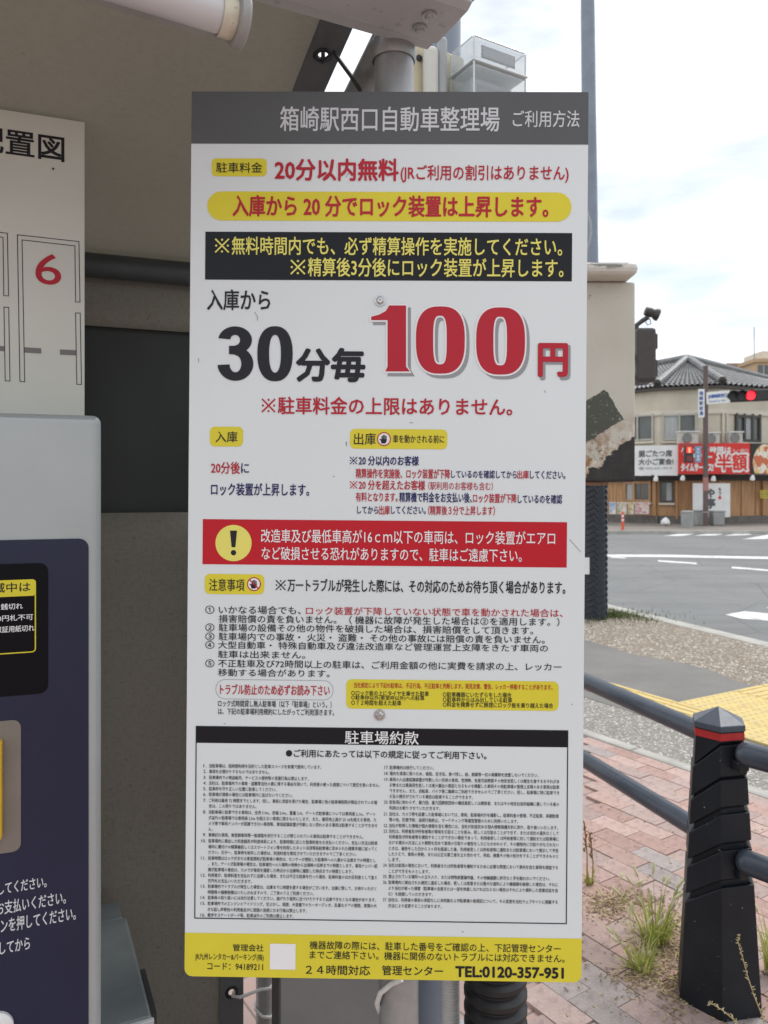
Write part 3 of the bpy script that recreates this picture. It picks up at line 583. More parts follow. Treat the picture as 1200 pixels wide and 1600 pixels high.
for zz in (1.57,): B().lathe(g + up(zz), [(.147, 0), (.149, .015), (.147, .03)], n=28).obj('strap', M_STEEL, up_)
# pedestrian signal seen from behind, with camera on top
c = P(1006, 558, d - .1); tb_ = thing('pedestrian_signal', 'dark pedestrian signal seen from behind beside the cream cabinet', 'traffic light', c)
M_DKBR = mat('signal_brown', (.055, .045, .042), .5, var=.15)
a, b_ = P(985, 601, d), P(1015, 518, d); B().box(a.x, b_.x, d - .25, d + .1, a.z, b_.z).obj('housing', M_DKBR, tb_, bevel=.04)
for y0, y1 in ((526, 550), (566, 592)):
    q0, q1 = P(1012, y1, d), P(1019, y0, d); B().box(b_.x - .02, q1.x, d - .2, d + .3, q0.z, q1.z).obj('visor', M_DKBR, tb_, bevel=.015)
B().cyl(P(935, 560, d), P(990, 560, d), .04, n=10).obj('arm', M_DKBR, tb_); B().cyl(P(938, 590, d), P(990, 590, d), .04, n=10).obj('arm', M_DKBR, tb_)
tcam = thing('street_camera', 'small dark camera on a bent arm above the pedestrian signal', 'camera', P(995, 518, d))
B().tube([P(995, 518, d), P(995, 508, d), P(1004, 501, d), P(1012, 496, d)], .028, 8).obj('arm', M_DKBR, tcam)
a = P(1012, 487, d); ax = Vector((1, 0, -.32)).normalized(); B().lathe(a - ax * .03, [(0, -.01), (.05, 0), (.06, .05), (.05, .1), (.07, .13), (.075, .16), (0, .15)], ax, 14).obj('camera_body', M_DKBR, tcam, smooth=True)
B().tube([P(1010, 492, d), P(1016, 500, d), P(1017, 506, d), P(1012, 508, d), P(1008, 502, d)], .006, 5).obj('cable', M_DKBR, tcam)

# guard rail: hexagonal tapered post and tubular rails
T = NTree('post_black'); n1 = T.noise(9, 4); sc_ = T.ramp(T.noise(75, 3, .7), .715, .73)
cc = T.mix(T.ramp(n1, .3, .7), (.008, .010, .014), (.014, .017, .022)); cc = T.mix(T.math('MULTIPLY', sc_, .7), cc, (.4, .4, .42)); T.lk(cc, T.b.inputs['Base Color']); T.b.inputs['Roughness'].default_value = .45; T.b.inputs['Specular IOR Level'].default_value = .28; M_POST = T.m
M_RAIL = mat('rail_grey', (.055, .068, .09), .3, .15, .2, 14, speck=.0); M_RRED = mat('reflector_red', (.42, .02, .02), .4, var=.15, scale=60)
pc = Vector((.985, 2.262, 0)); gp = thing('guard_post', 'black hexagonal tapered guard post with red band and chevron grooves', 'post', pc)
HA, HT, HH = .127, .076, .815
drop = {0: 0, 1: -.080, 2: -.080, 3: 0, 4: -.0, 5: 0}
def hexr(z): return HA + (HT - HA) * z / HH
def hexv(k, z, s=0): a = R(251 - 60 * k); r = hexr(z) + s; return pc + Vector((math.cos(a) * r, math.sin(a) * r, z))
def hexseg(z0, z1, s0=0, slant0=True, slant1=True):
    b = B(); lo = [hexv(k, z0 + (drop[k] if slant0 else 0), s0) for k in range(6)]; hi = [hexv(k, z1 + (drop[k] if slant1 else 0), s0) for k in range(6)]
    return b.add(lo + hi, [tuple(range(6)), tuple(range(6, 12))] + [(k, (k + 1) % 6, 6 + (k + 1) % 6, 6 + k) for k in range(6)])
hexseg(0, .80, -.015, False, False).obj('core', M_POST, gp)
hexseg(0, .377, 0, False, True).obj('lower_body', M_POST, gp, bevel=.003)
for z0, z1 in ((.40, .478), (.50, .578), (.60, .674), (.684, .77)): hexseg(z0, z1).obj('plate', M_POST, gp, bevel=.0025)
hexseg(.778, .806, -.004, True, False).obj('backing', M_POST, gp)
rb = B()
for k in range(6): rb.quad(hexv(k, .782, -.001), hexv((k + 1) % 6, .782, -.001), hexv((k + 1) % 6, .803, -.001), hexv(k, .803, -.001))
rb.obj('red_band', M_RRED, gp)
cp = B(); z0, z1 = .806, .823; lo = [hexv(k, z0, .003) for k in range(6)]; hi = [hexv(k, z1, .003) for k in range(6)]
cp.add(lo + hi + [pc + up(.862)], [tuple(range(6))] + [(k, (k + 1) % 6, 6 + (k + 1) % 6, 6 + k) for k in range(6)] + [(6 + k, 6 + (k + 1) % 6, 12) for k in range(6)]); cp.obj('cap', mat('post_cap', (.055, .068, .092), .4, var=.15, scale=30), gp, bevel=.002)
rd = Vector((-.295, .955, 0)).normalized()
for z, nm in ((.765, 'upper'), (.462, 'lower')):
    q = pc + up(z); o = B().cyl(q + rd * .06, q + rd * 2.02, .030, n=28).obj('guard_rail', M_RAIL, None, smooth=True); tag(o, nm + ' grey steel guard rail running back from black post behind the sign', 'rail', 'guard rails')
    q2 = q + Vector((.008, -.03, -.012)); e0 = q2 - rd * .05
    o = B().lathe(e0, [(0, -.004), (.020, 0), (.030, .010), (.0335, .03), (.0335, 1.9), (0, 1.9)], Vector((.62, -.78, 0)), 28).obj('guard_rail', M_RAIL, None, smooth=True); tag(o, nm + ' grey steel guard rail leaving the picture right of black post', 'rail', 'guard rails')
    B().obox(q2 - rd * .055 - up(.035), rd * .02, Vector((.9, .3, 0)) * .018, (0, 0, .014)).obj('rail_bracket', M_POST, gp, bevel=.004)
p2 = pc + rd * 2.08; g2 = thing('guard_post', 'far black guard post at the hidden end of the rails behind the sign', 'post', p2)
b = B(); b.add([p2 + Vector((math.cos(R(60 * k)) * r, math.sin(R(60 * k)) * r, z)) for z, r in ((0, HA), (.82, HT)) for k in range(6)] + [p2 + up(.862)], [tuple(range(6))] + [(k, (k + 1) % 6, 6 + (k + 1) % 6, 6 + k) for k in range(6)] + [(6 + k, 6 + (k + 1) % 6, 12) for k in range(6)]); b.obj('body', M_POST, g2)

# cream cabinet with flaking paint, on its own post behind the sign
T = NTree('flaking_cream_paint')
x_, y_, z_ = T.sep()[0], T.sep()[1], T.sep()[2]
nb = T.noise(9, 6, .65); ns = T.noise(38, 5, .7); nr = T.noise(22, 5, .7)
def lo(v, t, k=.02): return T.math('GREATER_THAN', t, v)
base = T.mix(T.ramp(T.noise(3, 4), .3, .7), (.50, .475, .40), (.60, .575, .50))
CABX, CABZ = .85, 1.525                   # right edge and bottom of the cabinet door (local origin at bottom right)
# bare dark metal along the lower edge (ragged, rising to the right)
edge = T.math('ADD', T.math('ADD', T.math('MULTIPLY', x_, .85), .17), T.math('MULTIPLY', T.math('SUBTRACT', nb, .5), .16)); edge = T.math('ADD', edge, T.math('MULTIPLY', T.math('SUBTRACT', ns, .5), .10))
bare = T.math('GREATER_THAN', edge, z_)
rim = T.math('GREATER_THAN', T.math('ADD', edge, .025), z_)
# torn sticker square, tilted
def rotc(cx, cz, ang):
    ca, sa = math.cos(ang), math.sin(ang); X0 = T.math('SUBTRACT', x_, cx); Z0 = T.math('SUBTRACT', z_, cz)
    return T.math('ADD', T.math('MULTIPLY', X0, ca), T.math('MULTIPLY', Z0, sa)), T.math('SUBTRACT', T.math('MULTIPLY', Z0, ca), T.math('MULTIPLY', X0, sa))
sx, sz = rotc(-.138, .222, R(32)); jit = T.math('MULTIPLY', T.math('SUBTRACT', T.noise(32, 6, .7), .5), .026)
sq = T.math('MULTIPLY', T.math('GREATER_THAN', T.math('ADD', .078, jit), T.math('ABSOLUTE', sx)), T.math('GREATER_THAN', T.math('ADD', .060, jit), T.math('ABSOLUTE', sz)))
sqtex = T.mix(T.ramp(T.noise(48, 6, .75), .585, .62), (.07, .073, .056), (.42, .42, .38))
# stains near the top left, rust blots low down
spots = T.math('MULTIPLY', T.ramp(T.noise(55, 4, .7), .62, .65), T.ramp(T.math('SUBTRACT', T.math('MULTIPLY', x_, -1), T.math('MULTIPLY', T.math('SUBTRACT', .65, z_), .5)), .02, .12))
low_ = T.ramp(z_, .10, .25, (1, 1, 1, 1), (0, 0, 0, 1)); rust = T.math('MULTIPLY', T.ramp(T.noise(17, 6, .7), .44, .56), low_)
cc = T.mix(T.math('MULTIPLY', spots, .8), base, (.12, .12, .11)); cc = T.mix(T.math('MULTIPLY', rust, .9), cc, (.27, .12, .03)); cc = T.mix(T.math('MULTIPLY', T.math('MULTIPLY', T.ramp(T.noise(30, 5, .7), .58, .63), low_), .9), cc, (.09, .04, .02))
cc = T.mix(T.math('MULTIPLY', rim, T.math('MULTIPLY', T.ramp(ns, .4, .6), .8)), cc, (.70, .66, .56)); cc = T.mix(sq, cc, sqtex); barec = T.mix(T.ramp(nr, .4, .7), (.018, .016, .015), (.04, .036, .033))
cc = T.mix(bare, cc, barec); T.lk(cc, T.b.inputs['Base Color']); T.b.inputs['Roughness'].default_value = .6
T.bump(T.math('SUBTRACT', 1, T.math('MAXIMUM', bare, T.math('MULTIPLY', sq, .6))), .5, .004); M_FLAKE = T.m
T = NTree('cap_paint'); z_ = T.sep()[2]
cc = T.mix(T.ramp(T.noise(6, 4), .3, .7), (.55, .525, .46), (.64, .62, .56)); pe = T.math('MULTIPLY', T.ramp(T.noise(24, 6, .7, T.vec((.6, 1, 1.6))), .50, .54), T.ramp(T.math('ABSOLUTE', T.math('SUBTRACT', z_, .034)), .008, .018, (1, 1, 1, 1), (0, 0, 0, 1)))
cc = T.mix(pe, cc, (.20, .19, .16)); cc = T.mix(T.math('MULTIPLY', T.ramp(T.noise(30, 4), .62, .7), .6), cc, (.35, .22, .09)); T.lk(cc, T.b.inputs['Base Color']); T.b.inputs['Roughness'].default_value = .6; M_CAPP = T.m
cd_ = 2.6; xr = (993 - CX) / F * cd_; zb = P(0, 753, cd_).z; ztop = P(0, 440, cd_).z
kb = thing('meter_cabinet', 'cream steel cabinet with flaking paint and rust behind the sign', 'cabinet', (xr, cd_, zb))
B().box(xr - .42, xr, cd_, cd_ + .18, zb, ztop).obj('body', M_FLAKE, kb, bevel=.008)
rc = thing('t', 'x', 'x', (0, 0, 0)); bpy.data.objects.remove(rc)
cap = B().box(xr - .46, P(1000, 0, cd_ - .09).x, cd_ - .085, cd_ + .2, ztop + .002, P(0, 402, cd_ - .09).z - .01)
ORG[kb.name] = Vector((xr, cd_, ztop)); o = cap.obj('roof_cap', M_CAPP, kb, bevel=.02, seg=3); o.location = (0, 0, ztop - zb); ORG[kb.name] = Vector((xr, cd_, zb))
B().cyl((xr - .28, cd_ + .24, 0), (xr - .28, cd_ + .24, ztop + .2), .05, n=16).obj('mounting_post', M_STEEL, kb, smooth=True)
B().box(xr - .36, xr - .2, cd_ + .18, cd_ + .2, zb + .1, zb + .14).obj('clamp', M_STEEL, kb)
B().box(P(914, 0, cd_).x, P(952, 0, cd_).x, cd_ + .01, cd_ + .12, zb - .012, zb - .001).obj('bottom_plate', mat('rusty_plate', (.20, .11, .06), .8, var=.4, scale=30), kb)

# ================================================================== SHELTER: vinyl sheets on a steel frame
SA = R(20.2); SU = Vector((math.cos(SA), math.sin(SA), 0)); SB = Vector((-math.sin(SA), math.cos(SA), 0))
WO = Vector((-.626, 1.95, 0)); wpl = Plane(WO, SU, (0, 0, 1))
T = NTree('brown_vinyl'); n1 = T.noise(2.2, 4); nx = T.noise(240, 2, .5, T.vec((1, 1, .25))); nz_ = T.noise(240, 2, .5, T.vec((.25, .25, 1))); fl = T.math('ADD', nx, nz_)
cc = T.mix(T.ramp(n1, .3, .7), (.215, .197, .16), (.25, .232, .195)); cc = T.mix(T.math('MULTIPLY', T.ramp(fl, .9, 1.15), .35), cc, (.31, .29, .25)); cc = T.mix(T.math('MULTIPLY', T.ramp(T.noise(95, 2), .69, .73), .5), cc, (.09, .08, .06))
T.lk(cc, T.b.inputs['Base Color']); T.b.inputs['Roughness'].default_value = .7; T.bump(fl, .25, .002); M_VINYL = T.m
def vinyl_roof():
    m = M_VINYL.copy(); m.name = 'translucent_vinyl'; t_ = m.node_tree; bs = t_.nodes['Principled BSDF']; tr = t_.nodes.new('ShaderNodeBsdfTranslucent'); mxs = t_.nodes.new('ShaderNodeMixShader'); out = t_.nodes['Material Output']
    tr.inputs[0].default_value = (.56, .53, .47, 1); mxs.inputs[0].default_value = .36; t_.links.new(bs.outputs[0], mxs.inputs[1]); t_.links.new(tr.outputs[0], mxs.inputs[2]); t_.links.new(mxs.outputs[0], out.inputs[0]); return m
M_VROOF = vinyl_roof()
M_HEM = mat('hem_grey', (.12, .122, .125), .6, var=.15, scale=30); M_DPAN = mat('dark_panel', (.036, .040, .039), .5, var=.12, scale=5); M_FRAMEP = mat('shelter_pipe', (.075, .085, .09), .4, .2, .15, 12)
sh = thing('machine_shelter', 'brown vinyl shelter on a grey steel frame around the payment machine', 'shelter', WO)
UR = .206; ZW = 2.078
def cloth(p00, p10, p01, p11, nx_, ny_, amp, nrm, name, m, hole=None):
    b = B(); vs = []
    for j in range(ny_ + 1):
        for i in range(nx_ + 1):
            s, t_ = i / nx_, j / ny_; q = p00.lerp(p10, s).lerp(p01.lerp(p11, s), t_); k = amp * (math.sin(s * 9 + t_ * 3) * .5 + math.sin(t_ * 7 - s * 4) * .5) * min(1, 8 * s * (1 - s), 8 * t_ * (1 - t_)); vs.append(q + nrm * k)
    b.add(vs, [(j * (nx_ + 1) + i, j * (nx_ + 1) + i + 1, (j + 1) * (nx_ + 1) + i + 1, (j + 1) * (nx_ + 1) + i) for j in range(ny_) for i in range(nx_)]); o = b.obj(name, m, sh, smooth=True)
    s_ = o.modifiers.new('solid', 'SOLIDIFY'); s_.thickness = .0025; return o
def hem_strip(p0, p1, wv, th, holes, rad, name, grommets=True):      # strip p0->p1, width vector wv, real eyelet holes at given distances
    L_ = (p1 - p0).length; dv = (p1 - p0) / L_; wl = wv.length; wn = wv / wl; nn = dv.cross(wn).normalized(); b = B(); cuts = [0]
    def pt(a, c, h): return p0 + dv * a + wn * c + nn * h
    segs = []; prev = 0
    for h in sorted(holes): segs += [(prev, h - wl / 2, None), (h - wl / 2, h + wl / 2, h)]; prev = h + wl / 2
    segs.append((prev, L_, None))
    for a0, a1, h in segs:
        for sgn in (0, th):
            if h is None: b.quad(pt(a0, 0, sgn), pt(a1, 0, sgn), pt(a1, wl, sgn), pt(a0, wl, sgn))
            else:
                n = 24; inn = []; outp = []
                for i in range(n):
                    a = 6.2832 * i / n; c_, s_ = math.cos(a), math.sin(a); k = (wl / 2) / max(abs(c_), abs(s_)); inn.append(pt(h + rad * c_, wl / 2 + rad * s_, sgn)); outp.append(pt(h + k * c_, wl / 2 + k * s_, sgn))
                b.add(inn + outp, [(i, (i + 1) % n, n + (i + 1) % n, n + i) for i in range(n)])
    for c in (0, wl): b.quad(pt(0, c, 0), pt(L_, c, 0), pt(L_, c, th), pt(0, c, th))
    o = b.obj(name, M_HEM, sh)
    for h in holes:
        c = pt(h, wl / 2, th / 2); pts = [c + (dv * math.cos(6.2832 * i / 20) + wn * math.sin(6.2832 * i / 20)) * (rad + .0035) for i in range(21)]
        B().tube(pts, .0048, 8).obj('grommet', mat('grommet_black', (.015, .015, .015), .4, var=.1) if h == holes[0] else bpy.data.materials['grommet_black'], sh, smooth=True)
    return o
wp = lambda u, z, h=0: wpl.W(u, z, h)
# back wall: vinyl above and below a dark panel band
u_l = -2.2
zd1, zd0 = wpl.W(0, wpl.loc(215, 514)[1]).z, wpl.W(0, wpl.loc(215, 801)[1]).z
cloth(wp(u_l, 0), wp(UR, 0), wp(u_l, zd0), wp(UR, zd0), 30, 12, .004, wpl.N, 'wall_sheet', M_VINYL)
cloth(wp(u_l, zd1), wp(UR, zd1), wp(u_l, ZW + .003), wp(UR, ZW + .003), 30, 4, .003, wpl.N, 'wall_sheet', M_VINYL)
B().obox(wp((u_l + UR) / 2, (zd0 + zd1) / 2, -.03), SU * (UR - u_l) / 2, SB * .01, up((zd1 - zd0) / 2 + .03)).obj('dark_panel', M_DPAN, sh)
hu = wpl.loc(367, 1548); hem_strip(wp(UR, .05, .004), wp(UR, ZW, .004), -SU * -.062, .003, [hu[1] - .05, hu[1] + .45, hu[1] + .9, hu[1] + 1.35], .0095, 'wall_hem')
B().cyl(wp(u_l, 2.048, .04), wp(UR + .10, 2.048, .04), .030, n=20).obj('eaves_pipe', M_FRAMEP, sh, smooth=True)
# roof sheet, nearly level, rising to the front beam
RS = 1.24; e_b = wp(.214, ZW + .004, -.01); e_f = Vector((-.105, 1.245, 2.262)); e_f = e_f + (e_f - e_b).normalized() * .075
RF = (e_f - e_b); 
cloth(e_b - SU * 2.5, e_b, e_f - Vector((.903, .429, 0)) * 2.5, e_f, 30, 16, .004, up(1), 'roof_sheet', M_VROOF)
rs_w = Vector((SU.x, SU.y, 0)) * .058
hd = (P(526, 79, 1.335) - e_b); hd = hd.dot(RF.normalized()); hem_strip(e_b, e_f, rs_w, .003, [hd, hd - .42], .0095, 'roof_hem')
# frame: side pipe, corner post, front beam, front post
corner = Vector(((412.5 - CX) / F * 2.07, 2.07, 0)); B().cyl(corner, corner + up(ZW + .02), .0215, n=20).obj('corner_post', M_STEEL, sh, smooth=True)
B().cyl((.0, 1.235, 2.215), (corner.x, corner.y, ZW), .024, n=18).obj('side_pipe', M_STEEL, sh, smooth=True)
pb = Vector(((626 - CX) / F * 1.235, 1.235, 0)); pt_ = Vector(((615 - CX) / F * 1.235, 1.235, P(0, 78, 1.235).z + .03))
B().cyl(pb, pt_, .032, n=28).obj('front_post', M_STEEL, sh, smooth=True)
B().lathe(pt_ - up(.05), [(.034, 0), (.0365, .004), (.0365, .03), (.033, .036)], n=28).obj('collar', M_STEEL, sh, smooth=True)
M_BEAM = mat('beam_grey', (.46, .475, .485), .5, .1, .14, 8, speck=.3, sscale=50)
q0, q1 = P(390, 5, 1.105), P(668, 83, 1.232); q0.z = q1.z = 2.205; bd = (q1 - q0).normalized(); bw = Vector((bd.y, -bd.x, 0)); bl = q1 - bd * 1.6
bm_ = B(); sec = [(0, 0), (0, .03), (.012, .05), (.012, .09), (.118, .09), (.118, .028), (.135, .02), (.135, 0), (.122, -.006), (.03, -.006), (.022, 0)]
bm_.add([p + bw * a + up(h) for p in (bl, q1) for a, h in sec], [tuple(range(len(sec))), tuple(range(len(sec), 2 * len(sec)))] + [(i, (i + 1) % len(sec), len(sec) + (i + 1) % len(sec), len(sec) + i) for i in range(len(sec))])
beam = bm_.obj('front_beam', M_BEAM, sh, bevel=.0015)
for x, y in ((671, 22), (656, 42)):
    dd = (2.199 - EYE) * F / (HY - y); c = P(x, y, dd); B().lathe(c - up(.001), [(.011, 0), (.011, .003), (.007, .0035), (.007, .008), (0, .009)], (0, 0, -1), 12).obj('bolt', M_BOLT, sh)
B().obox(q1 + bd * .012 + bw * .1 + up(.055), bd * .012, bw * .045, up(.03)).obj('beam_end_cap', mat('end_cap_black', (.02, .02, .022), .5, var=.1), sh, bevel=.006)
# lacing cords
M_ROPE = mat('cord_white', (.62, .61, .58), .8, var=.15, scale=80); M_WIRE = mat('cable_dark', (.03, .03, .032), .5, var=.1)
hc = wp(UR + .031, hu[1], .02)
B().tube([hc - Vector((0, -.05, 0)), hc, hc + Vector((.02, -.005, 0)), corner + Vector((-.005, -.027, hc.z - .002)), corner + Vector((.018, -.02, hc.z - .004)), corner + Vector((.026, .004, hc.z - .006))], .0042, 8).obj('lacing_cord', M_ROPE, sh, smooth=True)
z2 = P(0, 1582, 2.05).z; B().tube([corner + Vector((-.024, .006, z2 + .012)), corner + Vector((-.02, -.016, z2 + .006)), corner + Vector((-.0, -.027, z2 - .006)), corner + Vector((.02, -.016, z2 - .016)), corner + Vector((.025, .004, z2 - .02))], .0042, 8).obj('lacing_cord', M_ROPE, sh, smooth=True)
gc = e_b + RF.normalized() * hd + rs_w / 2
B().tube([gc + up(.02), gc - up(.012), gc + Vector((.02, -.03, -.012)), P(548, 118, 1.28), P(562, 140, 1.27), P(566, 165, 1.27)], .0038, 8).obj('tie_cable', M_WIRE, sh, smooth=True)
B().tube([P(628, 1530, 1.195), P(612, 1537, 1.2), P(594, 1552, 1.205), P(589, 1568, 1.215), P(594, 1582, 1.24)], .0042, 8).obj('tie_cable', M_ROPE, sh, smooth=True)

# fluorescent lamp (unlit) under the roof front
fl_ = thing('tube_lamp', 'unlit fluorescent tube lamp with cream end ring under the shelter roof', 'lamp', (-.2, .9, 2.06))
fd = Vector((math.cos(R(30)), math.sin(R(30)), 0)); fe = P(357, 26, .92)
M_TUBE = mat('tube_milky', (.58, .585, .60), .35, var=.08, scale=6, coat=.2); M_RING = mat('ring_cream', (.62, .58, .47), .5, var=.2, scale=40, speck=.4, sscale=120); M_LHOLD = mat('lamp_holder', (.33, .325, .32), .5, .1, .15, 20)
B().cyl(fe - fd * .75, fe - fd * .008, .022, n=28).obj('tube', M_TUBE, fl_, smooth=True); B().lathe(fe - fd * .012, [(.0235, 0), (.0245, .002), (.0245, .016), (.0235, .018)], fd, 28).obj('end_ring', M_RING, fl_, smooth=True)
B().lathe(fe + fd * .006, [(.023, 0), (.031, .002), (.033, .01), (.031, .013), (0, .013)], fd, 28).obj('end_holder', M_LHOLD, fl_, smooth=True)
fw = Vector((-fd.y, fd.x, 0)); B().obox(fe - fd * .37 + fw * .018 + up(.006), fd * .385, fw * .008, up(.024)).obj('reflector', M_LHOLD, fl_, bevel=.002)
B().obox(fe - fd * .37 + up(.038), fd * .385, fw * .03, up(.012)).obj('channel', M_LHOLD, fl_, bevel=.002)
for k in (.12, .6): B().cyl(fe - fd * k + up(.05), fe - fd * k + up(.20), .006, n=10).obj('hanger', M_STEEL, fl_)

# ================================================================== behind the sign: cabinet, column, conduits, meters
t = thing('control_cabinet', 'grey steel cabinet standing behind the post under the sign', 'cabinet', (-.14, 1.72, 0))
a, b_ = (430 - CX) / F * 1.7, (606 - CX) / F * 1.7; M_CABG = mat('cabinet_grey', (.23, .23, .225), .5, .1, .12, 8)
B().box(a, b_, 1.7, 1.92, .06, 1.75).obj('body', M_CABG, t, bevel=.006); B().box(a + .012, b_ - .012, 1.694, 1.6995, .1, 1.71).obj('door', M_CABG, t, bevel=.002); B().box(a + .01, b_ - .01, 1.72, 1.9, 0, .06).obj('plinth', M_STEEL, t)
B().box(a - .006, a + .008, 1.688, 1.6935, .06, 1.75).obj('door_edge', M_WIRE, t)
g = Vector((.122, 2.06, 0)); t = thing('steel_column', 'blue-grey steel column rising behind the electricity meters', 'pole', g)
B().cyl(g, g + Vector((.035, 0, 4.2)), .062, .060, 28).obj('shaft', M_POLE, t, smooth=True); B().lathe(g + Vector((.035, 0, 4.2)), [(.062, 0), (.062, .02), (0, .035)], n=28).obj('cap', M_POLE, t); B().lathe(g, [(.13, 0), (.13, .02), (.063, .021)], n=28).obj('base_plate', M_STEEL, t)
# pale ribbed conduit and black corrugated conduit
def ribbed(p0, p1, r, pitch, depth, n=24):
    d = p1 - p0; k = int(d.length / pitch); prof = [(0, 0)]
    for i in range(k):
        z = i * pitch
        for f_, q in ((0, 0), (.15, .5), (.32, 1), (.6, 1), (.78, .5), (.9, 0)): prof.append((r - depth + depth * q, z + f_ * pitch))
    prof.append((0, k * pitch)); return B().lathe(p0, prof, d, n)
o = ribbed(Vector(((706 - CX) / F * 1.5, 1.5, 0)), Vector(((700 - CX) / F * 1.5, 1.5, 1.5)), .0185, .006, .0013).obj('ribbed_conduit', mat('conduit_grey', (.50, .50, .48), .5, var=.15, scale=15), None, smooth=True); tag(o, 'pale grey finely ribbed conduit beside the black corrugated one', 'conduit')
o = ribbed(Vector(((778 - CX) / F * 1.45, 1.45, 0)), Vector(((770 - CX) / F * 1.45, 1.45, 1.1)), .0595, .030, .010, 40).obj('corrugated_conduit', mat('conduit_black', (.014, .014, .016), .38, var=.2, scale=20), None, smooth=True); tag(o, 'thick black corrugated conduit under the bottom edge of the sign', 'conduit')
# electricity meters
T = NTree('clear_plastic'); T.b.inputs['Base Color'].default_value = (.62, .67, .69, 1); T.b.inputs['Roughness'].default_value = .1; T.b.inputs['Transmission Weight'].default_value = 0; T.b.inputs['IOR'].default_value = 1.45
T.lk(T.math('ADD', T.math('MULTIPLY', T.noise(20, 3), .1), .34), T.b.inputs['Alpha']); M_CLEAR = T.m
M_CREAM = mat('meter_board', (.60, .53, .38), .7, var=.15, scale=9); M_METER = mat('meter_body', (.36, .38, .39), .5, var=.08); M_MDARK = mat('meter_display', (.16, .17, .18), .3, var=.1)
mz = P(740, 50, 1.6).z; mo = P(740, 50, 1.6); mr = Vector((.866, .5, 0)); ml = Vector((-.5, .866, 0))
mb = thing('meter_board', 'cream backing board for the electricity meters above the sign', 'board', mo + ml * .1 - up(.3))
mbc = mo + ml * .1 + mr * .0 - up(.16); B().obox(mbc + ml * .012 - mr * .035, mr * .085, ml * .01, up(.17)).obj('board', M_CREAM, mb, bevel=.003); B().cyl(mbc + mr * -.07 + ml * .004 + up(.135), mbc + mr * -.07 - ml * .001 + up(.135), .007, n=12).obj('screw_hole', M_WIRE, mb); B().obox(mbc + ml * .06 - up(.05), mr * .02, ml * .04, up(.02)).obj('bracket', M_STEEL, mb)
em_ = thing('electricity_meter', 'electricity meter in a clear plastic case above the sign', 'meter', mo - up(.28))
cx_ = mo + mr * .073 + ml * .045
o = B().obox(cx_ - up(.165), mr * .073, ml * .045, up(.108)).obj('case_body', M_CLEAR, em_, bevel=.012, seg=3); B().obox(cx_ - up(.026), mr * .073, ml * .045, up(.0255)).obj('case_lid', M_CLEAR, em_, bevel=.012, seg=3)
for zz in (.055, .0):
    b = B(); z = mo.z - zz - .001
    if zz: b.obox(cx_ - up(zz), mr * .0738, ml * .0458, up(.0016)); b.obj('case_flange', mat('flange_plastic', (.66, .70, .71), .2, var=.05), em_, bevel=.001)
for sx_ in (-1, 1):
    for sy_ in (-1, 1):
        c0 = cx_ + mr * .0695 * sx_ + ml * .0415 * sy_; B().cyl(c0 - up(.27), c0 - up(.006), .0022, n=8).obj('case_edge', bpy.data.materials['flange_plastic'], em_, smooth=True)
for sx_ in (-1, 1): B().cyl(cx_ + mr * .0695 * sx_ - ml * .036 - up(.0035), cx_ + mr * .0695 * sx_ + ml * .036 - up(.0035), .0016, n=8).obj('case_edge', bpy.data.materials['flange_plastic'], em_, smooth=True)
B().cyl(cx_ - mr * .066 - ml * .0415 - up(.0035), cx_ + mr * .066 - ml * .0415 - up(.0035), .0018, n=8).obj('case_edge', bpy.data.materials['flange_plastic'], em_, smooth=True)
B().obox(cx_ - up(.027) - ml * .035, mr * .045, ml * .001, up(.013)).obj('terminal_label', M_MDARK, em_); B().obox(cx_ - up(.027) - ml * .0365, mr * .042, ml * .0004, up(.011)).obj('terminal_print', F_GREY, em_)
bd_ = B().obox(cx_ - up(.155) + ml * .012, mr * .055, ml * .026, up(.082)).obj('meter_body', M_METER, em_, bevel=.004)
B().obox(cx_ - up(.10) - ml * .0155, mr * .04, ml * .001, up(.014)).obj('display', M_MDARK, em_); B().obox(cx_ - up(.135) - ml * .0155 + mr * .005, mr * .036, ml * .001, up(.013)).obj('label_plate', F_WHITE, em_); B().lathe(cx_ - up(.13) - ml * .015 - mr * .045, [(0, .002), (.009, .002), (.009, 0)], -ml, 14).obj('seal', F_WHITE, em_)
e2 = thing('electricity_meter', 'narrow rounded cream meter left of the clear plastic case', 'meter', mo + ml * .08 - up(.3))
B().obox(P(672, 128, 1.66), Vector((.0165, 0, 0)), Vector((0, .03, 0)), up(.065)).obj('case_body', mat('meter_cream', (.62, .61, .56), .5, var=.08), e2, bevel=.012, seg=3); B().obox(P(690, 122, 1.67), Vector((.010, 0, 0)), Vector((0, .03, 0)), up(.075)).obj('side_module', M_METER, e2, bevel=.008, seg=3)
B().obox(P(682, 135, 1.68), Vector((.004, 0, 0)), Vector((0, .025, 0)), up(.06)).obj('gap_strip', M_WIRE, e2)
o = B().tube([P(917, 330, 2.5), P(922, 345, 2.5), P(924, 362, 2.5), P(921, 378, 2.5), P(917, 392, 2.5), P(905, 410, 2.52)], .0035, 6).obj('loose_cable', mat('cable_grey', (.34, .36, .38), .5, var=.1), None, smooth=True); tag(o, 'thin grey loose cable hanging above the cream cabinet', 'cable')

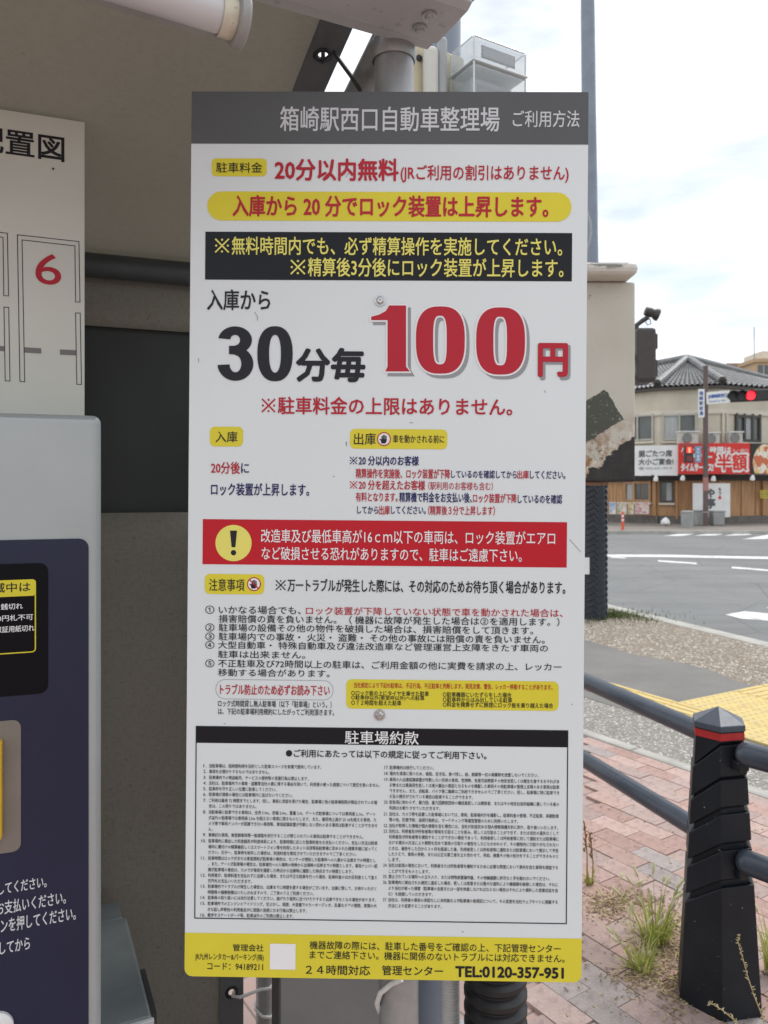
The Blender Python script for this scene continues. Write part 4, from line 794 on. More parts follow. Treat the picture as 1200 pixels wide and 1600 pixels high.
# ================================================================== payment machine, floor-plan board, low metal box
M_SILV = mat('machine_silver', (.42, .45, .455), .38, .35, .06, 5); M_BLUEP = mat('machine_blue', (.017, .021, .052), .25, var=.15, scale=4, spec=.35)
mr_ = P(157.5, 800, 1.30); mpl = Plane((mr_.x, mr_.y, 0), SU, (0, 0, 1)); MZ = P(155, 649, 1.30).z
pm = thing('payment_machine', 'silver and navy parking payment machine at the left edge', 'payment machine', (mr_.x - .28, mr_.y + .1, 0))
W_ = .62; B().obox(mpl.W(-W_ / 2, (MZ + .04) / 2, -.17), SU * W_ / 2, SB * .17, up((MZ - .04) / 2)).obj('body', M_SILV, pm, bevel=.013, seg=4)
B().obox(mpl.W(-W_ / 2, .021, -.17), SU * (W_ / 2 - .03), SB * .14, up(.02)).obj('base', M_STEEL, pm)
def plate(pl, parent, name, m, x0, x1, y0, y1, r, h0, h1, u0=None, v0=None):
    ua, vb = pl.loc(x0, y0) if u0 is None else (u0, pl.loc(x1, y0)[1]); ub = pl.loc(x1, y0)[0]; va = pl.loc(x1, y1)[1] if v0 is None else v0; vb = pl.loc(x1, y0)[1]
    return B().prism([pl.W(u, v, h0) for u, v in rr(ua, ub, va, vb, r)], pl.N * (h1 - h0)).obj(name, m, parent, bevel=.0008)
plate(mpl, pm, 'navy_panel', M_BLUEP, 0, 138.5, 841, 1600, .016, .0004, .0022, -.56, .33)
M_SCR = mat('screen_black', (.003, .004, .007), .2, var=.1, spec=.15)
plate(mpl, pm, 'display_panel', M_SCR, 0, 75.5, 879, 1082, .014, .0026, .0034, -.36)
M_TAUPE = mat('bill_slot_taupe', (.22, .19, .165), .5, .1, .12, 12); slot = plate(mpl, pm, 'note_slot', M_TAUPE, 0, 33, 1123, 1328, .013, .0026, .0036, -.33)
M_YBTN = mat('yellow_bezel', (.70, .44, .02), .4, var=.1); u5 = mpl.loc(5, 1230)[0]; v0_, v1_ = mpl.loc(5, 1305)[1], mpl.loc(5, 1152)[1]; B().obox(mpl.W(u5 - .09, (v0_ + v1_) / 2, .012), SU * .09, SB * .010, up((v1_ - v0_) / 2)).obj('yellow_bezel', M_YBTN, slot, bevel=.004); B().obox(mpl.W(u5 - .09, (v0_ + v1_) / 2, .0221), SU * .06, SB * .001, up(.006)).obj('slot_mouth', M_SCR, slot)
uc, vc = mpl.loc(-6, 1604); B().lathe(mpl.W(uc, vc, .0025), [(.0265, 0), (.0265, .006), (.02, .011), (0, .012)], mpl.N, 28).obj('return_button', F_WHITE, pm, smooth=True)
pr = Print(mpl); W_TXT = mat('panel_white_text', (.66, .68, .72), .4, var=.05)
pr.frame('y', -150, 56.5, 912, 1032, 2.0, 7, h=.0040); pr.rrect('y', -150, 56.5, 912, 939, 6, h=.0042)
for a in (('k', '滅中は', -11, 47.5, 911, 926, .012, .0046), ('w', 'つり銭切れ', -21, 36, 944, 953.5, .012, .0046), ('w', '1000円札不可', -20, 52, 962, 971.5, .012, .0046), ('w', '収証用紙切れ', -6, 54, 978.5, 988.5, .012, .0046),
          ('t', 'してください。', -2, 73, 1379, 1397, .01, .003), ('t', 'お支払いください。', -5, 103, 1408, 1429, .01, .003), ('t', 'タンを押してください。', -12, 118.5, 1437, 1459, .01, .003), ('t', 'してから', 0, 47, 1471, 1490, .01, .003)):
    pr.text(*a[:6], bold=a[6], h=a[7])
pr.out(pm, {'y': I_YEL, 'k': I_TXT, 'w': I_PURE, 't': W_TXT}, {'y': 'label_frame'})
# parking floor-plan board behind the machine
bp = P(132, 420, 1.42); bpl = Plane((bp.x, bp.y, bp.z), SU, Vector((-.016, -.0, 1))); ub_, vt = bpl.loc(128, 190); M_BOARD = mat('plan_board_cream', (.63, .635, .575), .35, var=.05, scale=3)
pbd = thing('plan_board', 'cream parking layout board with number 6 bay above the machine', 'board', bpl.W(-.3, -.55)); vb_ = -.62
B().prism([bpl.W(u, v, -.006) for u, v in ((-.75, vb_), (0, vb_), (0, vt), (-.75, vt))], bpl.N * .006).obj('panel', M_BOARD, pbd, bevel=.001)
B().obox(bpl.W(-.38, vb_ + .25, -.03), SU * .02, SB * .02, up(.5)).obj('support_post', M_STEEL, pbd)
pr = Print(bpl); pr.text('k', '配置図', -41, 100, 195, 234, .02, h=.0006); 
def bayline(x0, y0, x1, y1, t=1.1, key='l'):
    (u0, v0), (u1, v1) = bpl.loc(x0, y0), bpl.loc(x1, y1); d = Vector((u1 - u0, v1 - v0)).normalized() * t / F * 1.42 / 2; n = Vector((-d.y, d.x))
    pr.b(key).quad(*[bpl.W(u, v, .0006) for u, v in ((u0 - d.x - n.x, v0 - d.y - n.y), (u1 + d.x - n.x, v1 + d.y - n.y), (u1 + d.x + n.x, v1 + d.y + n.y), (u0 - d.x + n.x, v0 - d.y + n.y))])
def bayloop(pts):
    for i in range(len(pts)): bayline(*pts[i], *pts[(i + 1) % len(pts)])
bayloop([(27.2, 367), (123.3, 377.5), (125, 472), (118.2, 472), (117, 384.3), (34.4, 375), (38.6, 596.5), (31.2, 596)])
bayloop([(118, 489), (125.3, 489.3), (127.3, 600.8), (120, 600.5)])
bayloop([(-60, 356), (11.5, 364.6), (13.4, 462.5), (6, 462), (4.8, 371), (-60, 363)]); bayloop([(6.2, 480), (13.6, 480.4), (15.6, 595.4), (8.2, 595)])
pr.text('r', '6', 55.5, 95.5, 395, 443, .004, h=.0006, res=6)
M_BARG = mat('plan_grey', (.18, .17, .165), .5, var=.05)
for pts in ([(37.5, 542.5), (64.5, 544.3), (64.5, 552.5), (37.8, 551)], [(93.5, 546), (119.6, 547.3), (119.8, 555.5), (93.6, 554.3)], [(-20, 539), (7.2, 541), (7.3, 549), (-20, 547.5)]): pr.poly('g', pts, h=.0005)
pr.out(pbd, {'k': I_TXT, 'l': I_TXT, 'r': I_RED, 'g': M_BARG}, {'l': 'bay_lines', 'g': 'wheel_stop_marks'})
B().lathe(bpl.X(83, 264, .001), [(.002, 0), (.0015, .002), (0, .002)], bpl.N, 8).obj('scratch_mark', I_TXT, pbd)
# low grey metal box behind the machine
f0 = G(238, 1588, .52); bk = G(190, 1401, .52); bdv = (bk - f0); ud = Vector((bdv.y, -bdv.x, 0)).normalized()
lb = thing('metal_box', 'low grey metal box on the floor behind the payment machine', 'box', f0 * 1 - up(.52)); M_GBOX = mat('box_steel', (.20, .225, .235), .42, .4, .15, 9)
n_ = bdv.normalized(); ln = bdv.length
B().obox(f0 + n_ * ln * .40 - ud * .25 - up(.26), ud * .25, n_ * ln * .40, up(.26)).obj('body', M_GBOX, lb, bevel=.006); B().obox(f0 + n_ * ln * .905 - ud * .258 - up(.258), ud * .25, n_ * ln * .09, up(.252)).obj('rear_section', M_GBOX, lb, bevel=.004)
B().obox(f0 - n_ * .006 - ud * .25 - up(.012), ud * .252, n_ * .005, up(.012)).obj('front_lip', M_BEAM, lb, bevel=.002); B().obox(f0 + n_ * ln * .2 + ud * .006 - up(.02), ud * .005, n_ * ln * .16, up(.012)).obj('hinge', M_WIRE, lb); B().lathe(f0 + n_ * ln * .62 - ud * .07, [(.005, 0), (.004, .003), (0, .003)], n=10).obj('screw', M_WIRE, lb)

# ================================================================== THE SIGN
spl = Plane(P(604, 838, 1.16), Vector((1, -.0125, -.0081)), Vector((.0087, 0, 1)))
sg = thing('parking_notice_sign', 'tall white parking rules sign with grey header and yellow footer', 'sign', spl.O - up(.66))
(ul, vt), (ur_, _) = spl.loc(300, 143), spl.loc(920, 144); vb = spl.loc(288, 1525)[1]; ul2 = spl.loc(288, 1525)[0]; ul = (ul + ul2) / 2; ur_ = (ur_ + spl.loc(908, 1535)[0]) / 2
k = .0117; outl = []
def corner_arc(cx_, cy_, a0, r, n=6): return [(cx_ + r * math.cos(R(a0 + 90 * i / n)), cy_ + r * math.sin(R(a0 + 90 * i / n))) for i in range(n + 1)]
outl = corner_arc(ur_ - k, vb + k, -90, k) + corner_arc(ur_ - .002, vt - .002, 0, .002, 2) + corner_arc(ul + .002, vt - .002, 90, .002, 2) + corner_arc(ul + k, vb + k, 180, k)
B().prism([spl.W(u, v, -.003) for u, v in outl], spl.N * .003).obj('panel', I_WHITE, sg)
SW = lambda u, v, h=.0004: spl.W(u, v, h)
vh = spl.loc(300, 224.5)[1]; B().quad(SW(ul, vh), SW(ur_, vh), *[SW(u, v) for u, v in corner_arc(ur_ - .002, vt - .002, 0, .002, 2) + corner_arc(ul + .002, vt - .002, 90, .002, 2)]).obj('header_band', I_GREY, sg)
vf = spl.loc(288, 1457)[1]; B().quad(*[SW(u, v) for u, v in corner_arc(ul + k, vb + k, 180, k) + corner_arc(ur_ - k, vb + k, -90, k)], SW(ur_, vf), SW(ul, vf)).obj('footer_band', I_YEL, sg)
for x, y in ((594, 470), (593, 1117)):
    c = spl.X(x, y, .0004); B().lathe(c, [(.0085, 0), (.0085, .0012), (.006, .0014), (.0058, .0035), (.004, .0052), (.0018, .0052), (.0012, .003), (0, .003)], spl.N, 24).obj('screw', M_BOLT, sg, smooth=True)
B().obox(spl.W(.015, .36, -.02), spl.U * .06, spl.N * .017, spl.V * .015).obj('clamp', M_STEEL, sg); B().obox(spl.W(.015, -.27, -.02), spl.U * .06, spl.N * .017, spl.V * .015).obj('clamp', M_STEEL, sg)
pr = Print(spl)
def sup(cx_, cy_, a, b, n=44, e=2.7): return [(cx_ + a * math.copysign(abs(math.cos(6.2832 * i / n)) ** (2 / e), math.cos(6.2832 * i / n)), cy_ + b * math.copysign(abs(math.sin(6.2832 * i / n)) ** (2 / e), math.sin(6.2832 * i / n))) for i in range(n)]
def tx(key, s, x0, x1, y0, y1, b=0.0, **k): pr.text(key, s, x0, x1, y0, y1, b, **k)
# blocks of colour
pr.rrect('pill', 331, 417, 247.5, 275.5, 7); pr.rrect('pill', 324, 893, 299, 344.5, 22.5); pr.rrect('black', 321, 894, 362, 437, 0)
pr.rrect('pill', 328, 380, 666.5, 697.5, 8); pr.rrect('pill', 547, 699, 670, 701, 8); pr.rrect('band', 317, 886, 811, 881.5, 0); pr.rrect('pill', 320, 413, 896.5, 928, 8)
pr.rrect('pill', 541, 873, 1061, 1107, 9); pr.frame('outline', 337, 521, 1061, 1092, .7, 15); pr.rrect('black', 306, 888, 1134, 1160.5, 0); pr.frame('line', 306, 888, 1134, 1435, 1.6, 0, .0006)
pr.rrect('pure', 422, 462, 1474, 1514, 0, .0008)
# header
tx('lg', '箱崎駅西口自動車整理場', 438, 780, 167, 205, .012); tx('lg', 'ご利用方法', 801, 905, 173, 199, .008)
# fee
tx('t', '駐車料金', 338, 410, 254, 270, .006); tx('r', '20分以内無料', 430, 622, 248.5, 282, .024); tx('r', '(JRご利用の割引はありません)', 626, 888, 258, 285, .014)
tx('r', '入庫から 20 分でロック装置は上昇します。', 364, 856, 305.5, 338, .022)
tx('py', '※無料時間内でも、必ず精算操作を実施してください。', 335, 878, 370, 398, .012); tx('py', '※精算後3分後にロック装置が上昇します。', 453, 880, 403, 432, .012)
tx('t', '入庫から', 324, 422, 452.5, 484.5, .016); 
def arc_strip(cx_, cy_, rx, ry, a0, a1, wx, wy, h, n=26):
    o_, i_ = [], []
    for i in range(n + 1):
        a = R(a0 + (a1 - a0) * i / n); o_.append((cx_ + (rx + wx) * math.cos(a), cy_ + (ry + wy) * math.sin(a))); i_.append((cx_ + (rx - wx) * math.cos(a), cy_ + (ry - wy) * math.sin(a)))
    pr.b('t').add([pr.pl.X(x, y, h) for x, y in o_ + i_], [(i, i + 1, n + 2 + i, n + 1 + i) for i in range(n)])
arc_strip(367.5, 531.5, 17.0, 14.8, 188, 450, 9.3, 6.6, .0009); arc_strip(368, 568.5, 18.6, 20.0, 268, 536, 9.4, 6.6, .00093)
pr.poly('t', [(358, 540.5), (369, 540.5), (369, 554), (358, 553.5)], .00096)
o_ = sup(429.8, 552.8, 27.6, 43, e=2.35); i_ = sup(429.8, 552.8, 9.2, 29.5, e=2.3); pr.b('t').add([pr.pl.X(x, y, .0009) for x, y in o_ + i_], [(i, (i + 1) % 44, 44 + (i + 1) % 44, 44 + i) for i in range(44)])
tx('t', '分毎', 464, 569, 545, 595, .035)
tx('sh', '円', 846, 889, 541, 592, .035, h=.0005); tx('r', '円', 842, 885, 538, 587, .035, h=.0012)
# heavy numeral 100 with white edge and grey shadow
def numeral(key, g, dx, dy, h):
    one = [(580 - g, 500.5 + g), (580 - g, 495 - g * .5), (592, 492 - g * .4), (603, 486 - g), (608, 477.5 - g), (634.5 + g, 477.5 - g), (634.5 + g, 573 - g * .2), (640.5 + g, 580.5 + g), (602 - g, 580.5 + g), (605.5 - g, 573 - g * .2), (605.5 - g, 500.5 + g)]
    pr.poly(key, [(x + dx, y + dy) for x, y in one], h)
    for cx_, cy_ in ((688, 531.5), (782, 533)):
        o_ = sup(cx_ + dx, cy_ + dy, 38.2 + g, 52.5 + g); i_ = sup(cx_ - .6 + dx, cy_ + dy, max(1, 10.6 - g), 38 - g, e=3.2); n = len(o_)
        pr.b(key).add([pr.pl.X(x, y, h) for x, y in o_ + i_], [(i, (i + 1) % n, n + (i + 1) % n, n + i) for i in range(n)])
numeral('sh', 2.2, 5.2, 5.2, .0005); numeral('pure', 2.6, 0, 0, .0009); numeral('r', 0, 0, 0, .0013)
tx('r', '※駐車料金の上限はありません。', 408, 800, 620, 647, .02)
tx('t', '入庫', 337, 371, 674, 691, .008); tx('r', '20分後', 330, 375, 721.5, 740, .016); tx('n', 'に', 377, 389, 724, 739, .016); tx('n', 'ロック装置が上昇します。', 330, 483, 754.5, 774, .016)
tx('t', '出庫', 553, 587, 676.5, 695, .006); tx('t', '車を動かされる前に', 614, 694, 679.5, 692, .01)
tx('n', '※20 分以内のお客様', 546, 654, 712, 727, .02)
tx('r', '精算操作を実施後、ロック装置が下降', 556, 703, 732, 747, .016); tx('n', 'しているのを確認してから', 705, 807, 734.5, 747, .016); tx('r', '出庫', 808, 826, 735, 748, .016); tx('n', 'してください。', 828, 883, 735.5, 748, .016)
tx('r', '※20 分を超えたお客様', 546, 664, 750, 765, .02); tx('r', '（駅利用のお客様も含む）', 669, 770, 752.5, 765.5, .004)
tx('r', '有料となります。', 556, 621, 769, 783.5, .016); tx('n', '精算機で料金をお支払い後、', 624, 737, 769, 784.5, .016); tx('r', 'ロック装置が下降', 739, 807, 771, 785.5, .016); tx('n', 'しているのを確認', 809, 878, 772.5, 786.5, .016)
tx('n', 'してから', 558, 591, 791, 802.5, .016); tx('r', '出庫', 592, 609, 790, 804, .016); tx('n', 'してください。', 611, 665, 790.5, 803, .016); tx('r', '（精算後３分で上昇します）', 669, 773, 790, 804.5, .014)
# warning band
pr.ring('pill2', 365, 848.5, 0, 28.3); pr.poly('t2', [(359.5, 829), (370.5, 829), (368, 855), (362, 855)], .0009); pr.ring('t2', 365, 863.5, 0, 4.2, .0009)
tx('w', '改造車及び最低車高が16ｃｍ以下の車両は、ロック装置がエアロ', 408, 867, 826.5, 847.5, .006); tx('w', 'など破損させる恐れがありますので、駐車はご遠慮下さい。', 409, 815, 854, 874.5, .006)
tx('t', '注意事項', 327, 382, 904, 923, .006); tx('t', '※万一トラブルが発生した際には、その対応のためお待ち頂く場合があります。', 430, 883, 904, 924, .016)
# hands in rings
for hx, hy, ban in ((600, 686, False), (397, 912.5, True)):
    pr.ring('pure', hx, hy, 0, 10.2, .0006); pr.ring('r', hx, hy, 9.3, 10.8, .0010)
    q = lambda pts: pr.poly('t2', [(hx + a, hy + b) for a, b in pts], .0008)
    q([(-4, 7), (-5, 2), (-4, 0), (4.6, 0), (4, 4), (2, 7)])
    for i, (fx, fh) in enumerate(((-3.1, -4.8), (-1, -6.4), (1.2, -6.2), (3.3, -4.8))): q([(fx - .85, .4), (fx - .85, fh), (fx + .85, fh), (fx + .85, .4)])
    q([(-4.6, 3.5), (-7.2, .4), (-6.2, -.8), (-3.6, 1.6)])
    if ban: pr.poly('r', [(hx - 7.2, hy - 5.8), (hx - 5.8, hy - 7.2), (hx + 7.2, hy + 5.8), (hx + 5.8, hy + 7.2)], .0011)
# numbered rules
RL = [(945.5, 960, [('t', '①', 321, 335), ('t', 'いかなる場合でも、', 342, 470), ('r', 'ロック装置が下降していない状態で車を動かされた場合は、', 478, 879)]), (959.5, 974, [('t', '損害賠償の責を負いません。（ 機器に故障が発生した場合は②を適用します。）', 342, 874)]),
      (973.5, 987.5, [('t', '②', 321, 335), ('t', '駐車場の設備その他の物件を破損した場合は、損害賠償をして頂きます。', 342, 833)]), (987.5, 1001.5, [('t', '③', 321, 335), ('t', '駐車場内での事故・ 火災・ 盗難・ その他の事故には賠償の責を負いません。', 342, 851)]),
      (1001, 1014.5, [('t', '④', 321, 335), ('t', '大型自動車・ 特殊自動車及び違法改造車など管理運営上支障をきたす車両の', 341, 856)]), (1015.5, 1029, [('t', '駐車は出来ません。', 341, 477)]),
      (1029.5, 1043.5, [('t', '⑤', 321, 335), ('t', '不正駐車及び72時間以上の駐車は、ご利用金額の他に実費を請求の上、レッカー', 341, 877)]), (1044, 1057.5, [('t', '移動する場合があります。', 341, 515)])]
for y0, y1, segs in RL:
    for key, s, x0, x1 in segs: dy = (x0 - 330) * .0105 if x0 > 360 else 0; tx(key, s, x0, x1, y0 + .6 + dy, y1 - 1.2 + dy, .007)
tx('r', 'トラブル防止のため必ずお読み下さい', 344, 515, 1068.5, 1085, .014)
tx('t', 'ロック式時間貸し無人駐車場（以下『駐車場』という。）', 341, 518, 1093.5, 1104, .008); tx('t', 'は、下記の駐車場利用規約にしたがってご利用頂きます。', 341, 522, 1106, 1116, .008)
tx('r', '当社規定により下記の駐車は、不正行為、不正駐車と判断します。発見次第、警告、レッカー移動することがあります。', 553, 863, 1066, 1074.5, .01)
for s, x1, y0, x0 in (('○ロック板の上にタイヤを乗せた駐車', 670, 1078.5, 549), ('○駐車枠以外(車室枠以外)への駐車', 663, 1086, 549), ('○７２時間を超えた駐車', 627, 1093.5, 549), ('○駐車機器にいたずらをした場合', 799, 1080.8, 692), ('○駐車枠からはみ出している駐車', 800, 1088.8, 692), ('○料金を精算せずに無理にロック板を乗り越えた場合', 864, 1096.5, 692)): tx('t', s, x0, x1, y0, y0 + 8, .012)
tx('w', '駐車場約款', 539, 654, 1141.5, 1162, .008); tx('t', '●ご利用にあたっては以下の規定に従ってご利用下さい。', 447, 760, 1170.5, 1182.5, .018)
# small print, two columns
LFT = [(314, '1.', '当駐車場は、短時間利用を目的とした駐車スペースを有償で提供しています。', 808), (346, '2.', '車両をお預かりするものではありません。', 513), (380, '3.', '駐車場内での物品販売、サービスの提供等の営業行為は禁止します。', 735), (412, '4.', '当社は、駐車場内での事故・盗難等当社の責に帰する事由を除いて、利用者の被った損害について責任を負いません。', 1140),
 (444, '5.', '駐車枠を守り正しい位置に駐車してください。', 552), (476, '6.', '駐車場が満車の場合には駐車場外に並ばないでください。', 645), (510, '7.', 'ご利用は最長 72 時間までとします。但し、事前に承認を受けた場合、駐車場に他の駐車場制限が掲出されている場', 1124), (542, '', '合は、この限りではありません。', 440),
 (576, '8.', '当駐車場に駐車できる車両は、全長 5.0m、全幅 2.0m、重量 2.0t、ゲート式駐車場については車両高 2.1m、ゲート', 1115), (609, '', '式以外の駐車場では車両高 2.5m を超えない車両に限るものとします。また、最低地上高が 25 ㎝を超える車両、カ', 1118), (641, '', 'メラ等で車両ナンバーが認識できない車両等、車両認識装置が作動しない恐れのある車両は駐車することができませ', 1126), (673, '', 'ん。', 190),
 (706, '9.', '車検切れ車両、無登録車両等一般道路を走行することが禁じられている車両は駐車することができません。', 1047), (740, '10.', '駐車場内に掲出した料金額及び料金体系により、駐車時間に応じた駐車料金をお支払いください。支払い方法は駐車', 1126), (773, '', '場内に備付けの精算機若しくはスマートフォン等を利用したネット決済等各駐車場に定められた精算手順に従ってく', 1122), (805, '', 'ださい。万が一、駐車券を紛失した場合は、別途料金を徴収させていただきますのでご了承ください。', 1008),
 (838, '11.', '駐車時間はロック式または車室感知式駐車場の場合は、センサーが感知した駐車枠への入庫から出庫までの時間とし', 1116), (870, '', '、また、ゲート式駐車場の場合は、駐車場内への入場時の発券から出場時の収券までの時間とします。車両ナンバー認', 1126), (903, '', '識式駐車場の場合は、カメラが車両を撮影した時点から出庫時に撮影した時点までの時間とします。', 986), (935, '12.', '利用者が、駐車料金を支払わずに出庫した場合、または不正な駐車を行った場合、駐車料金のほか反則金として金５', 1122), (967, '', '万円をお支払いいただきます。', 413),
 (998, '13.', '駐車場内でトラブルが発生した場合は、出庫までに時間を要する場合がございます。出庫に際して、お待ちいただく', 1120), (1031, '', '時間等の損害賠償はいたしかねますので、ご了承のうえご利用ください。', 765), (1062, '14.', '駐車券の取り扱いには充分注意してください。曲げたり磁気に近づけたりすると出庫できなくなる場合があります。', 1118), (1095, '15.', '駐車場内でのエンジンのアイドリング、空ぶかし、喫煙、大音量でのカーオーディオ、乱暴なドアの開閉、夜間の大', 1122), (1129, '', 'きな話し声等他の利用者並びに周囲の迷惑になる行為は禁止します。', 725), (1161, '16.', '散歩やスケートボード等、駐車以外のご利用は禁止します。', 650)]
RGT = [(314, '17.', '駐車場内は徐行してください。', 345), (347, '18.', '場内を清潔に保つため、吸殻、空き缶、食べ残し、紙、廃棄等一切の廃棄物を放置しないでください。', 922), (380, '19.', '車両の入出庫認識装置が作動しない形状の車両、危険物、有害汚染物質その他安全若しくは衛生を害するおそれがあ', 1037), (411, '', 'る物または悪臭発生若しくは液汁漏出の原因となるものを積載した車両その他駐車場の管理上支障のある車両は駐車', 1037), (442, '', 'できません。また、自転車、バイク等二輪車はご利用できませんのでご了承ください。但し、駐車場に特に駐車でき', 1036), (473, '', 'る旨の掲示がされている場合は駐車することができます。', 560),
 (505, '20.', '前各項に拘わらず、暴力団、暴力団関係団体の構成員若しくは関係者、またはその他反社会的組織に属している者の', 1036), (537, '', '利用はお断りさせていただきます。', 380), (570, '21.', '当社は、カメラ等を設置した駐車場においては、車両、駐車場内外を撮影し、駐車料金の管理、不正駐車、長期駐車', 1034), (602, '', '等の他、犯罪予防、迷惑行為防止、マーケティング等運営管理のために利用いたします。', 810), (634, '22.', '当社が取得した情報が個人情報を含む場合には、当社が別途定める個人情報保護方針に則り、取り扱いいたします。', 1030),
 (665, '23.', '当社は、利用者及び所有者等が車両を引取ることを拒み、若しくは引取ることができず、または当社の過失なくして', 1034), (696, '', '利用者及び所有者等を確知することができない場合であって、利用者若しくは所有者等に対して通知または駐車場に', 1034), (728, '', 'おける掲示の方法により期限を定めて車両の引取りの催告をしたにもかかわらず、その期限内に引取りがなされない', 1034), (760, '', 'ときは、催告をした日から３ヶ月を経過した後、利用者若しくは所有者等に通知または駐車場において掲示して予告', 1032), (791, '', 'したうえで、車両の移動、または公正な第三者を立ち合わせて、売却、廃棄その他の処分をすることができるものと', 1032), (822, '', 'します。', 160),
 (853, '24.', '当社は前項の場合において、利用者または所有者等を確知するために必要な限度において車内を含む車両を調査する', 1030), (885, '', 'ことができるものとします。', 322), (915, '25.', '禁止されている場所への立ち入り、または特殊装置操作盤、その他機器類に許可なく手を触れないでください。', 986), (947, '26.', '駐車場内に掲出された規定に違反した場合、若しくは故意または重大な過失により機器類を破損した場合は、それに', 1030), (979, '', 'より当社が被った損害（駐車場の全部または一部を休業しなければならない場合はそれにより損失した営業収益を含', 1030), (1011, '', 'む）を賠償していただきます。', 340), (1043, '27.', '当社は、利用者の事前の承認なしに本約款および駐車場の各規定について、その変更を当社ウェブサイトに掲載する', 1028), (1076, '', '方法により変更することがあります。', 388)]
for cy, num, s, xe in LFT:
    f_ = (cy - 314) / 846; yc = 1110 + cy / 3.636; xs = 280 + (171 - 9 * f_) / 3.636; xn = 280 + (158 - 8 * f_) / 3.636
    if num: tx('t', num, xn - 2.4 * len(num) - .6, xn - .4, yc - 2.6, yc + 2.4, 0)
    tx('t', s, xs, 280 + xe / 3.636, yc - 3.2, yc + 3.0, .006, res=1)
for cy, num, s, xe in RGT:
    f_ = (cy - 314) / 762; yc = 1110 + cy / 3.53; xs = 580 + (102 - 8 * f_) / 3.53; xn = 580 + (97 - 9 * f_) / 3.53
    if num: tx('t', num, xn - 7.0, xn - .4, yc - 2.6, yc + 2.4, 0)
    tx('t', s, xs, 580 + xe / 3.53, yc - 3.2, yc + 3.0, .006, res=1)
# scuffs and scratches on the laminate
M_SCUFF = ink('scuff_grey', (.30, .30, .30))
for pts, wd in (([(398, 488), (402, 494), (403, 501)], .6), ([(541, 277), (543, 272), (546, 271)], .5), ([(541, 690), (541.5, 697)], .9), ([(890, 843), (899, 853), (908, 863)], .5), ([(470, 255), (471, 262)], .4), ([(893, 1100), (895, 1101)], .8), ([(722, 1455), (724, 1456)], 1.1), ([(310, 560), (311, 566)], .6), ([(640, 660), (646, 661)], .5), ([(850, 610), (853, 614)], .5), ([(350, 1130), (352, 1131)], .8), ([(520, 745), (523, 744)], .6)):
    for (xa, ya), (xb, yb) in zip(pts, pts[1:]):
        d_ = Vector((xb - xa, yb - ya)).normalized() * wd; pr.poly('scuff', [(xa - d_.y, ya + d_.x), (xb - d_.y * .6, yb + d_.x * .6), (xb + d_.y * .6, yb - d_.x * .6), (xa + d_.y, ya - d_.x)], .0007)
# footer
tx('t', '管理会社', 364, 412, 1474.5, 1485.5, .008); tx('t', 'JR九州レンタカー&パーキング(株)', 305, 412, 1488.5, 1500.5, .006); tx('t', 'コード：94189211', 324, 411, 1503.5, 1514.5, .008)
tx('t', '機器故障の際には、駐車した番号をご確認の上、下記管理センター', 484, 876, 1469.5, 1482.5, .007); tx('t', 'までご連絡下さい。機器に関係のないトラブルには対応できません。', 484, 882, 1484.5, 1497.5, .007)
tx('t', '２４時間対応', 478, 578, 1507, 1522, .012); tx('t', '管理センター', 597, 692, 1508, 1523, .012); tx('t', 'TEL:0120-357-951', 712, 880, 1509.5, 1525.5, .035, res=4)
pr.out(sg, {'pill': I_YEL, 'pill2': I_PALE, 'black': I_BLK, 'band': I_BAND, 'outline': I_SHD, 'line': I_TXT, 'pure': I_PURE, 'lg': I_LGREY, 't': I_TXT, 't2': I_TXT, 'r': I_RED, 'py': I_PALE, 'sh': I_SHD, 'n': I_NAVY, 'w': I_PURE, 'scuff': M_SCUFF},
       {'scuff': 'scuff_marks', 'pill': 'colour_panel', 'pill2': 'warning_disc', 'black': 'black_panel', 'band': 'warning_band', 'outline': 'outline', 'line': 'frame_line', 'pure': 'white_print', 't2': 'pictogram', 'sh': 'print_shadow'})

# ================================================================== weeds in the paving joints

def leafy(name, a, b):
    T = NTree(name); cc = T.mix(T.ramp(T.noise(26, 3), .3, .7), a, b); T.lk(cc, T.b.inputs['Base Color']); T.b.inputs['Roughness'].default_value = .55
    tr = T.t.nodes.new('ShaderNodeBsdfTranslucent'); T.lk(cc, tr.inputs[0]); mm = T.t.nodes.new('ShaderNodeMixShader'); mm.inputs[0].default_value = .4
    T.t.links.new(T.b.outputs[0], mm.inputs[1]); T.t.links.new(tr.outputs[0], mm.inputs[2]); T.t.links.new(mm.outputs[0], T.t.nodes['Material Output'].inputs[0]); return T.m
M_GRASS = leafy('weed_green', (.34, .40, .09), (.56, .55, .20)); M_CHAFF = mat('chaff_brown', (.27, .19, .11), .9, var=.4, scale=40); M_DRY = mat('weed_dry', (.50, .41, .22), .8, var=.3, scale=30); M_SEED = mat('seed_heads', (.62, .58, .36), .8, var=.2, scale=60); M_STALK = mat('stalk_brown', (.30, .17, .06), .8, var=.3, scale=30)
M_VERGE = mat('verge_green', (.09, .13, .03), .8, var=.4, scale=14)
def blade(b, p, h, lean, ang, w, curl=.5, n=5):
    d = Vector((math.cos(ang), math.sin(ang), 0)); s = Vector((-d.y, d.x, 0)); vs = []
    for i in range(n + 1):
        t_ = i / n; q = p + d * (lean * t_ ** 1.6) + up(h * (t_ - curl * .35 * t_ ** 3)); ww = w * (1 - t_ ** 1.5) + .0003; vs += [q - s * ww, q + up(-ww * .5), q + s * ww]
    b.add(vs, [(3 * i + a, 3 * i + a + 1, 3 * i + a + 4, 3 * i + a + 3) for i in range(n) for a in (0, 1)])
def head(b, p, d, l, r): b.lathe(p, [(0, 0), (r * .7, l * .15), (r, l * .45), (r * .7, l * .8), (0, l)], d, 6)
